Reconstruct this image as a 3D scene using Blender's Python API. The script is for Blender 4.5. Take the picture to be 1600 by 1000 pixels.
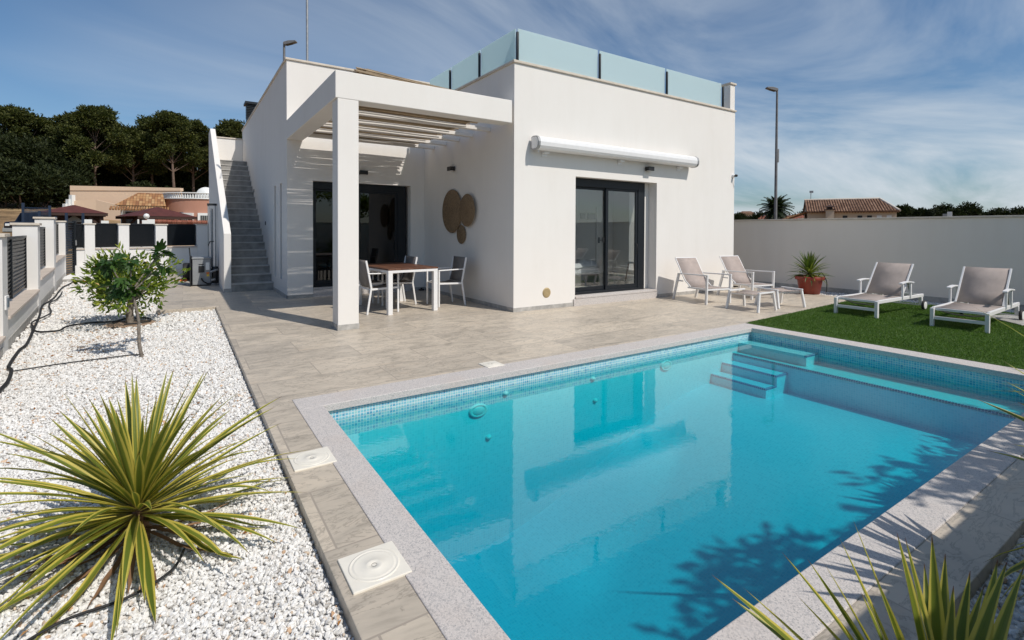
import bpy, bmesh, math, random
import numpy as np
from mathutils import Vector, Matrix
random.seed(7); R = math.radians; PI = math.pi
sc = bpy.context.scene
for o in list(bpy.data.objects): bpy.data.objects.remove(o)
C = sc.collection

# ------------------------------------------------------------------ camera, sky, sun, exposure
cd = bpy.data.cameras.new("Camera"); cam = bpy.data.objects.new("Camera", cd); C.objects.link(cam)
yaw, pitch, roll = .58196, .016962, .0041977
c_, s_ = math.cos(yaw), math.sin(yaw)
Rz = Matrix(((c_, -s_, 0), (s_, c_, 0), (0, 0, 1)))
B_ = Matrix(((1, 0, 0), (0, 0, -1), (0, 1, 0)))
cp, sp = math.cos(pitch), math.sin(pitch); P_ = Matrix(((1, 0, 0), (0, cp, -sp), (0, sp, cp)))
cr, sr = math.cos(roll), math.sin(roll); Q_ = Matrix(((cr, -sr, 0), (sr, cr, 0), (0, 0, 1)))
M_ = Q_ @ P_ @ B_ @ Rz
right, down, fwd = M_[0], M_[1], M_[2]
mw = Matrix.Identity(4)
for i in range(3):
    mw[i][0] = right[i]; mw[i][1] = -down[i]; mw[i][2] = -fwd[i]
mw.translation = Vector((0, 0, 1.5)); cam.matrix_world = mw
cd.sensor_width = 36; cd.lens = 36 * 783.77 / 1600; cd.shift_y = -(500 - 373.45) / 1600
cd.clip_start = .05; cd.clip_end = 6000
sc.camera = cam
sc.render.resolution_x = 1024; sc.render.resolution_y = 640

SUN = Vector((.298, -.796, 1.0)).normalized()
w = bpy.data.worlds.new("World"); sc.world = w; w.use_nodes = True
nt = w.node_tree; nt.nodes.clear()
def N(t, tree=None, **k):
    n = (tree or nt).nodes.new(t)
    for a, b in k.items(): setattr(n, a, b)
    return n
L = nt.links.new
sky = N('ShaderNodeTexSky', sky_type='NISHITA', sun_disc=False)
sky.sun_elevation = math.asin(SUN.z); sky.sun_rotation = math.atan2(SUN.x, SUN.y)
sky.air_density = 1.0; sky.dust_density = 1.0; sky.ozone_density = 2.0
tc = N('ShaderNodeTexCoord'); sx = N('ShaderNodeSeparateXYZ'); L(tc.outputs['Generated'], sx.inputs[0])
zz = N('ShaderNodeMath', operation='ADD'); L(sx.outputs[2], zz.inputs[0]); zz.inputs[1].default_value = .18
zm = N('ShaderNodeMath', operation='MAXIMUM'); L(zz.outputs[0], zm.inputs[0]); zm.inputs[1].default_value = .05
dx = N('ShaderNodeMath', operation='DIVIDE'); L(sx.outputs[0], dx.inputs[0]); L(zm.outputs[0], dx.inputs[1])
dy = N('ShaderNodeMath', operation='DIVIDE'); L(sx.outputs[1], dy.inputs[0]); L(zm.outputs[0], dy.inputs[1])
cb = N('ShaderNodeCombineXYZ'); L(dx.outputs[0], cb.inputs[0]); L(dy.outputs[0], cb.inputs[1])
mp = N('ShaderNodeMapping'); L(cb.outputs[0], mp.inputs[0])
mp.inputs['Rotation'].default_value = (0, 0, R(28)); mp.inputs['Scale'].default_value = (.50, 1.05, 1); mp.inputs['Location'].default_value = (.9, .55, 0)
n1 = N('ShaderNodeTexNoise'); L(mp.outputs[0], n1.inputs[0]); n1.inputs['Scale'].default_value = .80; n1.inputs['Detail'].default_value = 7; n1.inputs['Roughness'].default_value = .58; n1.inputs['Distortion'].default_value = .9
rp = N('ShaderNodeValToRGB'); L(n1.outputs[0], rp.inputs[0]); rp.color_ramp.elements[0].position = .37; rp.color_ramp.elements[1].position = .66
n2 = N('ShaderNodeTexNoise'); L(cb.outputs[0], n2.inputs[0]); n2.inputs['Scale'].default_value = .42; n2.inputs['Detail'].default_value = 3
rp2 = N('ShaderNodeValToRGB'); L(n2.outputs[0], rp2.inputs[0]); rp2.color_ramp.elements[0].position = .27; rp2.color_ramp.elements[1].position = .68
# a broad bank of thin cloud fills the sky towards +x
dt = N('ShaderNodeMath', operation='MULTIPLY_ADD'); L(sx.outputs[0], dt.inputs[0]); dt.inputs[1].default_value = .95; dt.inputs[2].default_value = -.20
ad = N('ShaderNodeMath', operation='ADD'); L(rp2.outputs[0], ad.inputs[0]); L(dt.outputs[0], ad.inputs[1])
ml = N('ShaderNodeMath', operation='MULTIPLY', use_clamp=True); L(rp.outputs[0], ml.inputs[0]); L(ad.outputs[0], ml.inputs[1])
m2 = N('ShaderNodeMath', operation='MULTIPLY', use_clamp=True); L(ml.outputs[0], m2.inputs[0]); m2.inputs[1].default_value = .9
tint = N('ShaderNodeMix', data_type='RGBA', blend_type='MULTIPLY'); tint.inputs[0].default_value = 1
L(sky.outputs[0], tint.inputs[6]); tint.inputs[7].default_value = (.68, .84, .95, 1)
mxs = N('ShaderNodeMix', data_type='RGBA'); L(m2.outputs[0], mxs.inputs[0]); L(tint.outputs[2], mxs.inputs[6]); mxs.inputs[7].default_value = (6.0, 6.6, 7.2, 1)
bg = N('ShaderNodeBackground'); L(mxs.outputs[2], bg.inputs[0]); bg.inputs[1].default_value = .104
ow = N('ShaderNodeOutputWorld'); L(bg.outputs[0], ow.inputs[0])

sd = bpy.data.lights.new("Sun", 'SUN'); sun = bpy.data.objects.new("Sun", sd); C.objects.link(sun)
sd.energy = 3.65; sd.angle = R(.5); sd.color = (1, .945, .87)
sun.rotation_euler = SUN.to_track_quat('Z', 'Y').to_euler(); sun.location = SUN * 50
vs = sc.view_settings; vs.view_transform = 'Standard'; vs.look = 'None'; vs.gamma = 1; vs.use_curve_mapping = False; vs.exposure = 0.0

# ------------------------------------------------------------------ materials
class MT:
    def __init__(s, name):
        s.m = bpy.data.materials.new(name); s.m.use_nodes = True; s.t = s.m.node_tree; s.t.nodes.clear()
        s.out = s.n('ShaderNodeOutputMaterial')
    def n(s, t, **k): return N(t, s.t, **k)
    def l(s, a, b): s.t.links.new(a, b)
    def uv(s): return s.n('ShaderNodeTexCoord').outputs['UV']
    def ob(s): return s.n('ShaderNodeTexCoord').outputs['Object']
    def map(s, v, scale=(1, 1, 1), rot=(0, 0, 0), loc=(0, 0, 0)):
        m = s.n('ShaderNodeMapping'); s.l(v, m.inputs[0]); m.inputs['Scale'].default_value = scale; m.inputs['Rotation'].default_value = rot; m.inputs['Location'].default_value = loc
        return m.outputs[0]
    def noise(s, v, scale, detail=4, rough=.55, dist=0):
        n = s.n('ShaderNodeTexNoise'); s.l(v, n.inputs[0]); n.inputs['Scale'].default_value = scale; n.inputs['Detail'].default_value = detail; n.inputs['Roughness'].default_value = rough; n.inputs['Distortion'].default_value = dist
        return n.outputs[0]
    def ramp(s, v, *st):
        r = s.n('ShaderNodeValToRGB'); s.l(v, r.inputs[0]); e = r.color_ramp.elements
        while len(e) < len(st): e.new(.5)
        for i, (p, c) in enumerate(st):
            e[i].position = p; e[i].color = (c, c, c, 1) if not hasattr(c, '__len__') else (*c, 1)
        return r.outputs[0]
    def mix(s, f, a, b, mode='MIX'):
        m = s.n('ShaderNodeMix', data_type='RGBA', blend_type=mode)
        for sock, v in ((m.inputs[0], f), (m.inputs[6], a), (m.inputs[7], b)):
            if hasattr(v, 'is_linked'): s.l(v, sock)
            elif hasattr(v, '__len__'): sock.default_value = (*v, 1)
            else: sock.default_value = v
        return m.outputs[2]
    def math(s, op, a, b=0, clamp=False):
        m = s.n('ShaderNodeMath', operation=op, use_clamp=clamp)
        for sock, v in ((m.inputs[0], a), (m.inputs[1], b)):
            if hasattr(v, 'is_linked'): s.l(v, sock)
            else: sock.default_value = v
        return m.outputs[0]
    def bump(s, h, st=.3, d=.01):
        b = s.n('ShaderNodeBump'); s.l(h, b.inputs['Height']); b.inputs['Strength'].default_value = st; b.inputs['Distance'].default_value = d
        return b.outputs[0]
    def bsdf(s, col, rough=.6, metal=0, normal=None, spec=.5, **k):
        b = s.n('ShaderNodeBsdfPrincipled')
        if hasattr(col, 'is_linked'): s.l(col, b.inputs['Base Color'])
        else: b.inputs['Base Color'].default_value = (*col, 1)
        if hasattr(rough, 'is_linked'): s.l(rough, b.inputs['Roughness'])
        else: b.inputs['Roughness'].default_value = rough
        b.inputs['Metallic'].default_value = metal; b.inputs['Specular IOR Level'].default_value = spec
        if normal is not None: s.l(normal, b.inputs['Normal'])
        for a, v in k.items(): b.inputs[a].default_value = v
        return b.outputs[0]
    def done(s, sh): s.l(sh, s.out.inputs[0]); return s.m
def simple(name, col, rough=.55, var=.12, sc_=8, bump=.15, metal=0, spec=.5, bscale=60, bd=.003):
    m = MT(name); v = m.ob(); nz = m.noise(v, sc_, 5)
    a = tuple(max(0, x * (1 - var)) for x in col); b = tuple(min(1, x * (1 + var)) for x in col)
    cc = m.ramp(nz, (.3, a), (.7, b))
    return m.done(m.bsdf(cc, rough, metal, m.bump(m.noise(v, bscale, 4), bump, bd), spec))
def leafmat(name, c1, c2, c3, tl=.3, rough=.45, spec=.4):
    m = MT(name); g = m.n('ShaderNodeNewGeometry'); cc = m.ramp(g.outputs['Random Per Island'], (0, c1), (.6, c2), (1, c3))
    d = m.bsdf(cc, rough, spec=spec); t = m.n('ShaderNodeBsdfTranslucent'); m.l(m.mix(1, cc, (1.3, 1.5, .6), 'MULTIPLY'), t.inputs[0])
    x = m.n('ShaderNodeMixShader'); x.inputs[0].default_value = tl; m.l(d, x.inputs[1]); m.l(t.outputs[0], x.inputs[2])
    return m.done(x.outputs[0])
mat = {}
def plaster(name, col, dirt=.05):
    m = MT(name); v = m.ob()
    big = m.noise(v, .8, 6, .6); st = m.noise(m.map(v, (2.2, 2.2, .45)), 1.6, 5, .65)
    f = m.math('MULTIPLY', m.ramp(big, (.35, 0), (.75, 1)), m.ramp(st, (.35, 0), (.7, 1)))
    cc = m.mix(m.math('MULTIPLY', f, .6), col, tuple(x * y for x, y in zip(col, (.89, .875, .85))))
    h = m.noise(v, 55, 5, .65)
    return m.done(m.bsdf(cc, .85, 0, m.bump(h, .25, .004), .2))
mat['white'] = plaster('white_render', (.79, .758, .715))
mat['white2'] = plaster('garden_wall_render', (.83, .765, .69), .1)
mat['fencewhite'] = plaster('fence_render', (.76, .745, .72))
mat['indoor'] = plaster('indoor_plaster', (.76, .75, .73))
mat['capstone'] = simple('cream_coping_stone', (.62, .55, .46), .7, .12, 6, .2)
mat['sill'] = simple('sill_stone', (.56, .48, .41), .7, .12, 6, .2)
mat['step'] = simple('grey_step_tile', (.265, .255, .24), .55, .3, 5, .15)
mat['stepnose'] = simple('pale_step_nosing', (.44, .425, .40), .5, .2, 5, .1)
mat['skirt'] = simple('skirting_tile', (.40, .385, .36), .5, .25, 9, .1)
mat['dark'] = simple('anthracite_aluminium', (.012, .015, .019), .42, .1, 20, .03, spec=.3)
mat['black'] = simple('black_plastic', (.012, .012, .013), .45, .1, 20, .05)
mat['wmetal'] = simple('white_powder_coat', (.78, .77, .76), .38, .03, 12, .04)
mat['grey'] = simple('grey_cabinet_metal', (.27, .28, .285), .5, .12, 4, .08)
mat['galv'] = simple('galvanised_steel', (.36, .36, .36), .45, .15, 10, .08, metal=.6)
mat['lampsteel'] = simple('weathered_lamp_steel', (.16, .16, .165), .6, .2, 3, .1)
mat['rubber'] = simple('black_rubber', (.015, .015, .015), .7, .2, 30, .2)
mat['bronze'] = simple('beige_plastic', (.47, .36, .19), .5, .08, 20, .05)
mat['lid'] = simple('cream_plastic', (.80, .755, .66), .32, .04, 14, .04, spec=.5)
mat['orange'] = simple('orange_plastic', (.75, .2, .03), .5)
mat['yellow'] = simple('yellow_label', (.8, .55, .05), .5)
mat['bed'] = simple('white_linen', (.7, .7, .7), .9, .06, 5, .5, bscale=14, bd=.02)
mat['lwood'] = simple('light_wood', (.3, .17, .09), .5, .3, 14)
mat['redclay'] = simple('terracotta', (.24, .036, .018), .45, .25, 7, .2)
mat['soil'] = simple('dark_soil', (.09, .05, .03), .95, .4, 20, .8, bd=.02)
mat['poolplastic'] = simple('aqua_pool_fitting', (.5, .68, .68), .4, .04)
mat['tank'] = simple('white_glaze', (.75, .76, .74), .25, .02)
mat['bark'] = simple('grey_bark', (.20, .17, .14), .9, .35, 30, .8, bscale=45, bd=.01)
mat['pbark'] = simple('pine_bark', (.16, .11, .085), .95, .4, 4, .8, bscale=12, bd=.03)
mat['pink'] = plaster('pink_render', (.46, .24, .17))
mat['peach'] = plaster('peach_render', (.80, .60, .43))
mat['cream'] = plaster('cream_render', (.56, .45, .34))
mat['gaz'] = simple('maroon_shingle', (.085, .02, .015), .8, .25, 3, .4, bscale=8, bd=.02)
mat['brown'] = simple('dark_brown_timber', (.045, .02, .013), .7, .3, 8)
mat['blue'] = simple('blue_paint', (.006, .02, .05), .6)
mat['carbody'] = simple('dark_car_paint', (.008, .012, .022), .25, .1, 3, 0, spec=.6)
mat['cargrey'] = simple('pale_car_panel', (.3, .31, .3), .35, .1)
mat['fabric'] = None
def fabric(name, col, tr=.12):
    m = MT(name); v = m.uv(); wv = m.n('ShaderNodeTexWave', bands_direction='X'); m.l(v, wv.inputs[0]); wv.inputs['Scale'].default_value = 60
    nz = m.noise(v, 9, 4); cc = m.ramp(nz, (.3, tuple(x * .92 for x in col)), (.7, tuple(x * 1.06 for x in col)))
    d = m.bsdf(cc, .8, 0, m.bump(wv.outputs[1], .2, .002), .2); t = m.n('ShaderNodeBsdfTransparent'); tl = m.n('ShaderNodeBsdfTranslucent'); m.l(cc, tl.inputs[0])
    x = m.n('ShaderNodeMixShader'); x.inputs[0].default_value = .42; m.l(d, x.inputs[1]); m.l(tl.outputs[0], x.inputs[2])
    y = m.n('ShaderNodeMixShader'); y.inputs[0].default_value = tr; m.l(x.outputs[0], y.inputs[1]); m.l(t.outputs[0], y.inputs[2])
    return m.done(y.outputs[0])
mat['fabric'] = fabric('taupe_mesh_fabric', (.62, .54, .50), .12)
mat['fabric2'] = fabric('grey_mesh_fabric', (.33, .305, .285), .08)
# terrace tiles: 1.2 x 0.6 m stone-look porcelain with veins along x
m = MT('stone_look_tiles'); v = m.ob()
bk = m.n('ShaderNodeTexBrick'); m.l(v, bk.inputs[0]); bk.offset = .5; bk.inputs['Scale'].default_value = 1; bk.inputs['Brick Width'].default_value = 1.2; bk.inputs['Row Height'].default_value = .6
bk.inputs['Mortar Size'].default_value = .006; bk.inputs['Mortar Smooth'].default_value = .3; bk.inputs['Bias'].default_value = 0
bk.inputs['Color1'].default_value = (0, 0, 0, 1); bk.inputs['Color2'].default_value = (1, 1, 1, 1); bk.inputs['Mortar'].default_value = (.5, .5, .5, 1)
# shift the vein pattern tile by tile
sh = m.n('ShaderNodeVectorMath', operation='MULTIPLY_ADD'); m.l(bk.outputs[0], sh.inputs[0]); sh.inputs[1].default_value = (7, 13, 5); m.l(v, sh.inputs[2])
vn = m.noise(m.map(sh.outputs[0], (1.0, 2.3, 1), (0, 0, R(8))), 1.5, 9, .64, 1.5)
vn2 = m.noise(m.map(sh.outputs[0], (.9, 2.3, 1), (0, 0, R(-9))), 2.2, 9, .66, 2.2)
base = m.ramp(vn, (.30, (.38, .335, .275)), (.45, (.515, .455, .375)), (.57, (.57, .50, .41)), (.74, (.61, .53, .43)))
thin = m.ramp(vn2, (.47, 1), (.494, .62), (.502, .58), (.525, 1))
base = m.mix(.75, base, thin, 'MULTIPLY')
rust = m.ramp(m.noise(m.map(sh.outputs[0], (1.3, 5, 1)), 1.4, 4), (.62, 0), (.74, 1))
base = m.mix(m.math('MULTIPLY', rust, .35), base, (.56, .43, .31))
tone = m.ramp(bk.outputs[0], (0, (.88, .87, .86)), (1, (1.07, 1.05, 1.02))); base = m.mix(1, base, tone, 'MULTIPLY')
base = m.mix(bk.outputs[1], base, (.36, .31, .255))
hh = m.math('SUBTRACT', m.math('MULTIPLY', vn2, .25), bk.outputs[1])
mat['tile'] = m.done(m.bsdf(base, m.ramp(vn, (.3, .38), (.7, .55)), 0, m.bump(hh, .25, .004), .4))
# speckled granite coping
m = MT('white_speckled_granite'); v = m.ob()
vo = m.n('ShaderNodeTexVoronoi'); m.l(v, vo.inputs[0]); vo.inputs['Scale'].default_value = 165
g1 = m.ramp(vo.outputs['Color'], (.0, (.19, .18, .18)), (.22, (.42, .40, .385)), (.5, (.62, .565, .525)), (1, (.71, .65, .60)))
g2 = m.mix(.35, g1, m.ramp(m.noise(v, 260, 3), (.4, (.3, .28, .27)), (.6, (.64, .61, .59))))
g2 = m.mix(m.math('MULTIPLY', m.ramp(m.noise(v, 2.2, 5), (.5, 0), (.75, 1)), .35), g2, (.55, .44, .36))
mat['granite'] = m.done(m.bsdf(g2, .6, 0, m.bump(m.noise(v, 200, 3), .25, .002), .35))
# pool mosaic, 27 mm
def mosaic(name, cols, grout, size=.027, mort=.0024):
    m = MT(name); v = m.uv(); b = m.n('ShaderNodeTexBrick'); m.l(v, b.inputs[0]); b.offset = 0; b.inputs['Scale'].default_value = 1
    b.inputs['Brick Width'].default_value = size; b.inputs['Row Height'].default_value = size; b.inputs['Mortar Size'].default_value = mort; b.inputs['Mortar Smooth'].default_value = .1
    b.inputs['Color1'].default_value = (0, 0, 0, 1); b.inputs['Color2'].default_value = (1, 1, 1, 1); b.inputs['Mortar'].default_value = (.5, .5, .5, 1)
    n = len(cols); st = [(i / (n - 1), c) for i, c in enumerate(cols)]
    cc = m.mix(b.outputs[1], m.ramp(b.outputs[0], *st), grout)
    return m.done(m.bsdf(cc, .22, 0, m.bump(m.math('SUBTRACT', 1, b.outputs[1]), .3, .002), .5))
mat['mosaic'] = mosaic('blue_mosaic', [(.10, .34, .50), (.20, .50, .60), (.26, .58, .64), (.14, .42, .58), (.34, .62, .60), (.22, .52, .66)], (.70, .72, .70))
mat['mosaicd'] = mosaic('dark_blue_edge_mosaic', [(.02, .05, .22), (.05, .10, .30), (.03, .06, .2)], (.6, .65, .68))
mat['floormos'] = mosaic('pale_blue_veiled_mosaic', [(.27, .67, .725), (.32, .725, .775), (.36, .765, .81), (.30, .695, .75)], (.44, .765, .80))  # low tile contrast imitates the haze and blur of the water
def schlick(m, f0, nrm=None):
    """reflectance of a clear surface, the same from both of its sides"""
    g = m.n('ShaderNodeNewGeometry'); d = m.n('ShaderNodeVectorMath', operation='DOT_PRODUCT'); m.l(g.outputs['Incoming'], d.inputs[0]); m.l(nrm if nrm is not None else g.outputs['Normal'], d.inputs[1])
    c = m.math('SUBTRACT', 1, m.math('ABSOLUTE', d.outputs['Value']), True); return m.math('ADD', m.math('MULTIPLY', m.math('POWER', c, 5), 1 - f0), f0, True)
# water surface: Fresnel mix of mirror and clear, volume absorbs red
m = MT('pool_water'); v = m.ob()
h = m.math('ADD', m.math('MULTIPLY', m.noise(m.map(v, (1, 1, 1)), 3.0, 2, .5, .3), .5), m.math('MULTIPLY', m.noise(m.map(v, (1, 1, 1), (0, 0, .6)), 20, 2), .30))
nb = m.bump(h, .04, .03)
fr = schlick(m, .085, nb)
gl = m.n('ShaderNodeBsdfGlossy'); gl.inputs['Roughness'].default_value = .0; m.l(nb, gl.inputs['Normal'])
tr = m.n('ShaderNodeBsdfTransparent'); tr.inputs[0].default_value = (.97, .995, 1, 1)
mx = m.n('ShaderNodeMixShader'); m.l(fr, mx.inputs[0]); m.l(tr.outputs[0], mx.inputs[1]); m.l(gl.outputs[0], mx.inputs[2])
va = m.n('ShaderNodeVolumeAbsorption'); va.inputs[0].default_value = (.0, .939, .957, 1); va.inputs[1].default_value = 3.2
m.l(mx.outputs[0], m.out.inputs[0]); m.l(va.outputs[0], m.out.inputs[1]); mat['water'] = m.m
def glass(name, tint, f0=.04, rough=0.0):
    m = MT(name); fr = schlick(m, f0)
    gl = m.n('ShaderNodeBsdfGlossy'); gl.inputs['Roughness'].default_value = rough; tr = m.n('ShaderNodeBsdfTransparent'); tr.inputs[0].default_value = (*tint, 1)
    mx = m.n('ShaderNodeMixShader'); m.l(fr, mx.inputs[0]); m.l(tr.outputs[0], mx.inputs[1]); m.l(gl.outputs[0], mx.inputs[2]); return m.done(mx.outputs[0])
mat['glass'] = glass('door_glass', (.93, .95, .95), .11)
mat['glassd'] = glass('dark_door_glass', (.16, .17, .18), .06)
m = MT('frosted_glass'); d = m.bsdf((.74, .85, .86), .35, spec=.5); tl = m.n('ShaderNodeBsdfTranslucent'); tl.inputs[0].default_value = (.76, .88, .89, 1); tr = m.n('ShaderNodeBsdfTransparent'); tr.inputs[0].default_value = (.8, .93, .93, 1)
x = m.n('ShaderNodeMixShader'); x.inputs[0].default_value = .5; m.l(d, x.inputs[1]); m.l(tl.outputs[0], x.inputs[2])
y = m.n('ShaderNodeMixShader'); y.inputs[0].default_value = .2; m.l(x.outputs[0], y.inputs[1]); m.l(tr.outputs[0], y.inputs[2]); mat['frost'] = m.done(y.outputs[0])
# teak table boards
m = MT('red_brown_table_boards'); v = m.ob(); b = m.n('ShaderNodeTexBrick'); m.l(v, b.inputs[0]); b.offset = 0; b.inputs['Scale'].default_value = 1; b.inputs['Brick Width'].default_value = .12; b.inputs['Row Height'].default_value = 3; b.inputs['Mortar Size'].default_value = .004
b.inputs['Color1'].default_value = (.105, .040, .021, 1); b.inputs['Color2'].default_value = (.17, .078, .045, 1); b.inputs['Mortar'].default_value = (.02, .008, .005, 1)
cc = m.mix(.5, b.outputs[0], m.ramp(m.noise(m.map(v, (25, 1.5, 1)), 2, 5), (.3, (.4, .4, .4)), (.7, (1.3, 1.2, 1.1))), 'MULTIPLY')
mat['teak'] = m.done(m.bsdf(cc, .5, 0, m.bump(b.outputs[1], -.3, .004), .4))
# woven discs
m = MT('woven_seagrass'); v = m.ob(); sx2 = m.n('ShaderNodeSeparateXYZ'); m.l(v, sx2.inputs[0])
rr = m.math('SQRT', m.math('ADD', m.math('POWER', sx2.outputs[1], 2), m.math('POWER', sx2.outputs[2], 2)))
ang = m.math('ARCTAN2', sx2.outputs[1], sx2.outputs[2])
ring = m.math('SINE', m.math('MULTIPLY', rr, 260)); ray_ = m.math('SINE', m.math('ADD', m.math('MULTIPLY', ang, 22), m.math('MULTIPLY', m.math('SIGN', ring), 1.57)))
hgt = m.math('ADD', m.math('MULTIPLY', ring, .35), m.math('MULTIPLY', ray_, .65))
cc = m.ramp(m.math('ADD', m.math('MULTIPLY', hgt, .6), m.noise(v, 22, 4)), (.15, (.10, .062, .033)), (.5, (.25, .17, .10)), (.85, (.38, .27, .165)))
mat['weave'] = m.done(m.bsdf(cc, .8, 0, m.bump(hgt, .6, .006), .2))
# reed
m = MT('dry_reed'); g = m.n('ShaderNodeNewGeometry'); v = m.ob()
cc = m.mix(.5, m.ramp(g.outputs['Random Per Island'], (0, (.32, .22, .13)), (.5, (.52, .40, .26)), (1, (.68, .57, .42))), m.ramp(m.noise(v, 9, 4), (.3, (.5, .5, .5)), (.7, (1.2, 1.2, 1.2))), 'MULTIPLY')
d = m.bsdf(cc, .7); tl = m.n('ShaderNodeBsdfTranslucent'); m.l(cc, tl.inputs[0]); x = m.n('ShaderNodeMixShader'); x.inputs[0].default_value = .45; m.l(d, x.inputs[1]); m.l(tl.outputs[0], x.inputs[2]); mat['reed'] = m.done(x.outputs[0])
# gravel and the bed below it
m = MT('white_marble_chips'); g = m.n('ShaderNodeNewGeometry'); v = m.ob()
cc = m.ramp(g.outputs['Random Per Island'], (0, (.44, .42, .39)), (.08, (.64, .62, .59)), (.25, (.78, .765, .735)), (.945, (.86, .845, .82)), (.975, (.66, .53, .40)), (1, (.55, .34, .2)))
cc = m.mix(.35, cc, m.ramp(m.noise(v, 60, 4), (.35, (.7, .68, .65)), (.65, (1, 1, 1))), 'MULTIPLY')
mat['chips'] = m.done(m.bsdf(cc, .75, 0, m.bump(m.noise(v, 120, 3), .4, .003), .25))
m = MT('gravel_bed'); v = m.ob(); vo = m.n('ShaderNodeTexVoronoi'); m.l(v, vo.inputs[0]); vo.inputs['Scale'].default_value = 36
cc = m.ramp(vo.outputs['Color'], (.1, (.58, .565, .545)), (.5, (.72, .705, .68)), (1, (.80, .785, .76)))
mat['bedgravel'] = m.done(m.bsdf(cc, .9, 0, m.bump(m.math('SUBTRACT', 1, vo.outputs[0]), 1, .02), .2))
# turf
m = MT('artificial_turf'); v = m.ob()
cc = m.ramp(m.noise(v, 45, 5, .7), (.3, (.04, .09, .014)), (.55, (.08, .16, .025)), (.8, (.13, .22, .045)))
cc = m.mix(.4, cc, m.ramp(m.noise(v, 1.6, 3), (.35, (.65, .7, .6)), (.7, (1.15, 1.1, 1))), 'MULTIPLY')
mat['turf'] = m.done(m.bsdf(cc, .8, 0, m.bump(m.noise(v, 160, 3), 1, .02), .2))
mat['blade'] = leafmat('turf_blade', (.042, .09, .014), (.088, .17, .026), (.17, .25, .06), .32)
# outer ground
m = MT('dry_ground'); v = m.ob()
cc = m.ramp(m.noise(v, .25, 8, .65), (.32, (.12, .085, .05)), (.48, (.33, .22, .12)), (.62, (.42, .30, .17)), (.8, (.20, .17, .09)))
cc = m.mix(.5, cc, m.ramp(m.noise(v, 2.5, 6, .7), (.35, (.5, .48, .45)), (.65, (1.15, 1.1, 1.05))), 'MULTIPLY')
mat['earth'] = m.done(m.bsdf(cc, .95, 0, m.bump(m.noise(v, 1.8, 8, .7), .8, .3), .1))
# pantile roofs (waves run down the slope in v)
def pantile(name, c1, c2, c3, w=.22):
    m = MT(name); v = m.uv(); b = m.n('ShaderNodeTexBrick'); m.l(v, b.inputs[0]); b.offset = 0; b.inputs['Scale'].default_value = 1; b.inputs['Brick Width'].default_value = w; b.inputs['Row Height'].default_value = .38; b.inputs['Mortar Size'].default_value = .01
    b.inputs['Color1'].default_value = (0, 0, 0, 1); b.inputs['Color2'].default_value = (1, 1, 1, 1)
    return m.done(m.bsdf(m.mix(b.outputs[1], m.ramp(b.outputs[0], (0, c1), (.5, c2), (1, c3)), (.05, .025, .015)), .85, spec=.2))
mat['pan1'] = pantile('mixed_clay_tiles', (.22, .10, .05), (.36, .18, .08), (.45, .28, .14))
mat['pan2'] = pantile('brown_clay_tiles', (.15, .085, .055), (.22, .125, .08), (.28, .17, .115))
mat['pan3'] = pantile('red_clay_tiles', (.20, .065, .04), (.26, .09, .055), (.30, .13, .085))
# leaves
mat['pine'] = leafmat('pine_needles', (.022, .030, .008), (.055, .068, .016), (.14, .145, .04), .2, .6, .2)
mat['pine2'] = leafmat('olive_pine_needles', (.027, .036, .009), (.060, .070, .017), (.13, .13, .04), .2, .6, .2)
mat['bush'] = leafmat('dark_bush_leaves', (.012, .018, .006), (.024, .034, .010), (.05, .06, .02), .15, .6, .2)
mat['citrus'] = leafmat('citrus_leaves', (.06, .11, .015), (.16, .23, .026), (.40, .42, .065), .38, .35, .5)
mat['citrusy'] = leafmat('yellowed_leaves', (.3, .16, .02), (.4, .24, .03), (.35, .3, .05), .3)
mat['fig'] = leafmat('fig_leaves', (.025, .065, .012), (.04, .09, .018), (.065, .13, .028), .3, .45, .4)
mat['palmleaf'] = leafmat('palm_fronds', (.012, .022, .009), (.022, .036, .013), (.045, .055, .02), .15, .5, .3)
mat['litter'] = leafmat('dry_leaf_litter', (.22, .09, .03), (.36, .17, .06), (.5, .36, .2), .2, .8, .1)
mat['needle'] = leafmat('pot_yucca_leaves', (.06, .10, .02), (.13, .17, .03), (.25, .26, .06), .25, .4, .4)
def strap(name, mid, mid2, edge):
    m = MT(name); v = m.uv(); s = m.n('ShaderNodeSeparateXYZ'); m.l(v, s.inputs[0]); g = m.n('ShaderNodeNewGeometry'); rnd = g.outputs['Random Per Island']
    e = m.math('MULTIPLY', m.math('ABSOLUTE', m.math('SUBTRACT', s.outputs[0], .5)), 2)
    green = m.mix(rnd, mid, mid2); green = m.mix(.45, green, m.ramp(m.noise(m.map(v, (40, 1.2, 1)), 1.5, 3), (.35, (.6, .62, .55)), (.65, (1.25, 1.2, 1.1))), 'MULTIPLY')
    cc = m.mix(m.ramp(e, (.46, 0), (.66, 1)), green, edge)
    cc = m.mix(m.ramp(s.outputs[1], (.0, .75), (.13, 0)), cc, (.34, .25, .14))       # pale leaf bases
    cc = m.mix(m.ramp(s.outputs[1], (.945, 0), (.985, 1)), cc, (.12, .04, .02))      # dry tips
    d = m.bsdf(cc, .36, 0, m.bump(m.noise(m.map(v, (60, 1, 1)), 2, 2), .2, .003), .5); t = m.n('ShaderNodeBsdfTranslucent'); m.l(m.mix(1, cc, (1.2, 1.25, .6), 'MULTIPLY'), t.inputs[0])
    x = m.n('ShaderNodeMixShader'); x.inputs[0].default_value = .28; m.l(d, x.inputs[1]); m.l(t.outputs[0], x.inputs[2]); return m.done(x.outputs[0])
mat['strap'] = strap('striped_strap_leaf', (.10, .145, .022), (.20, .235, .035), (.56, .47, .095))
mat['strapdry'] = simple('dead_strap_leaf', (.22, .12, .06), .8, .3)

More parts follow.
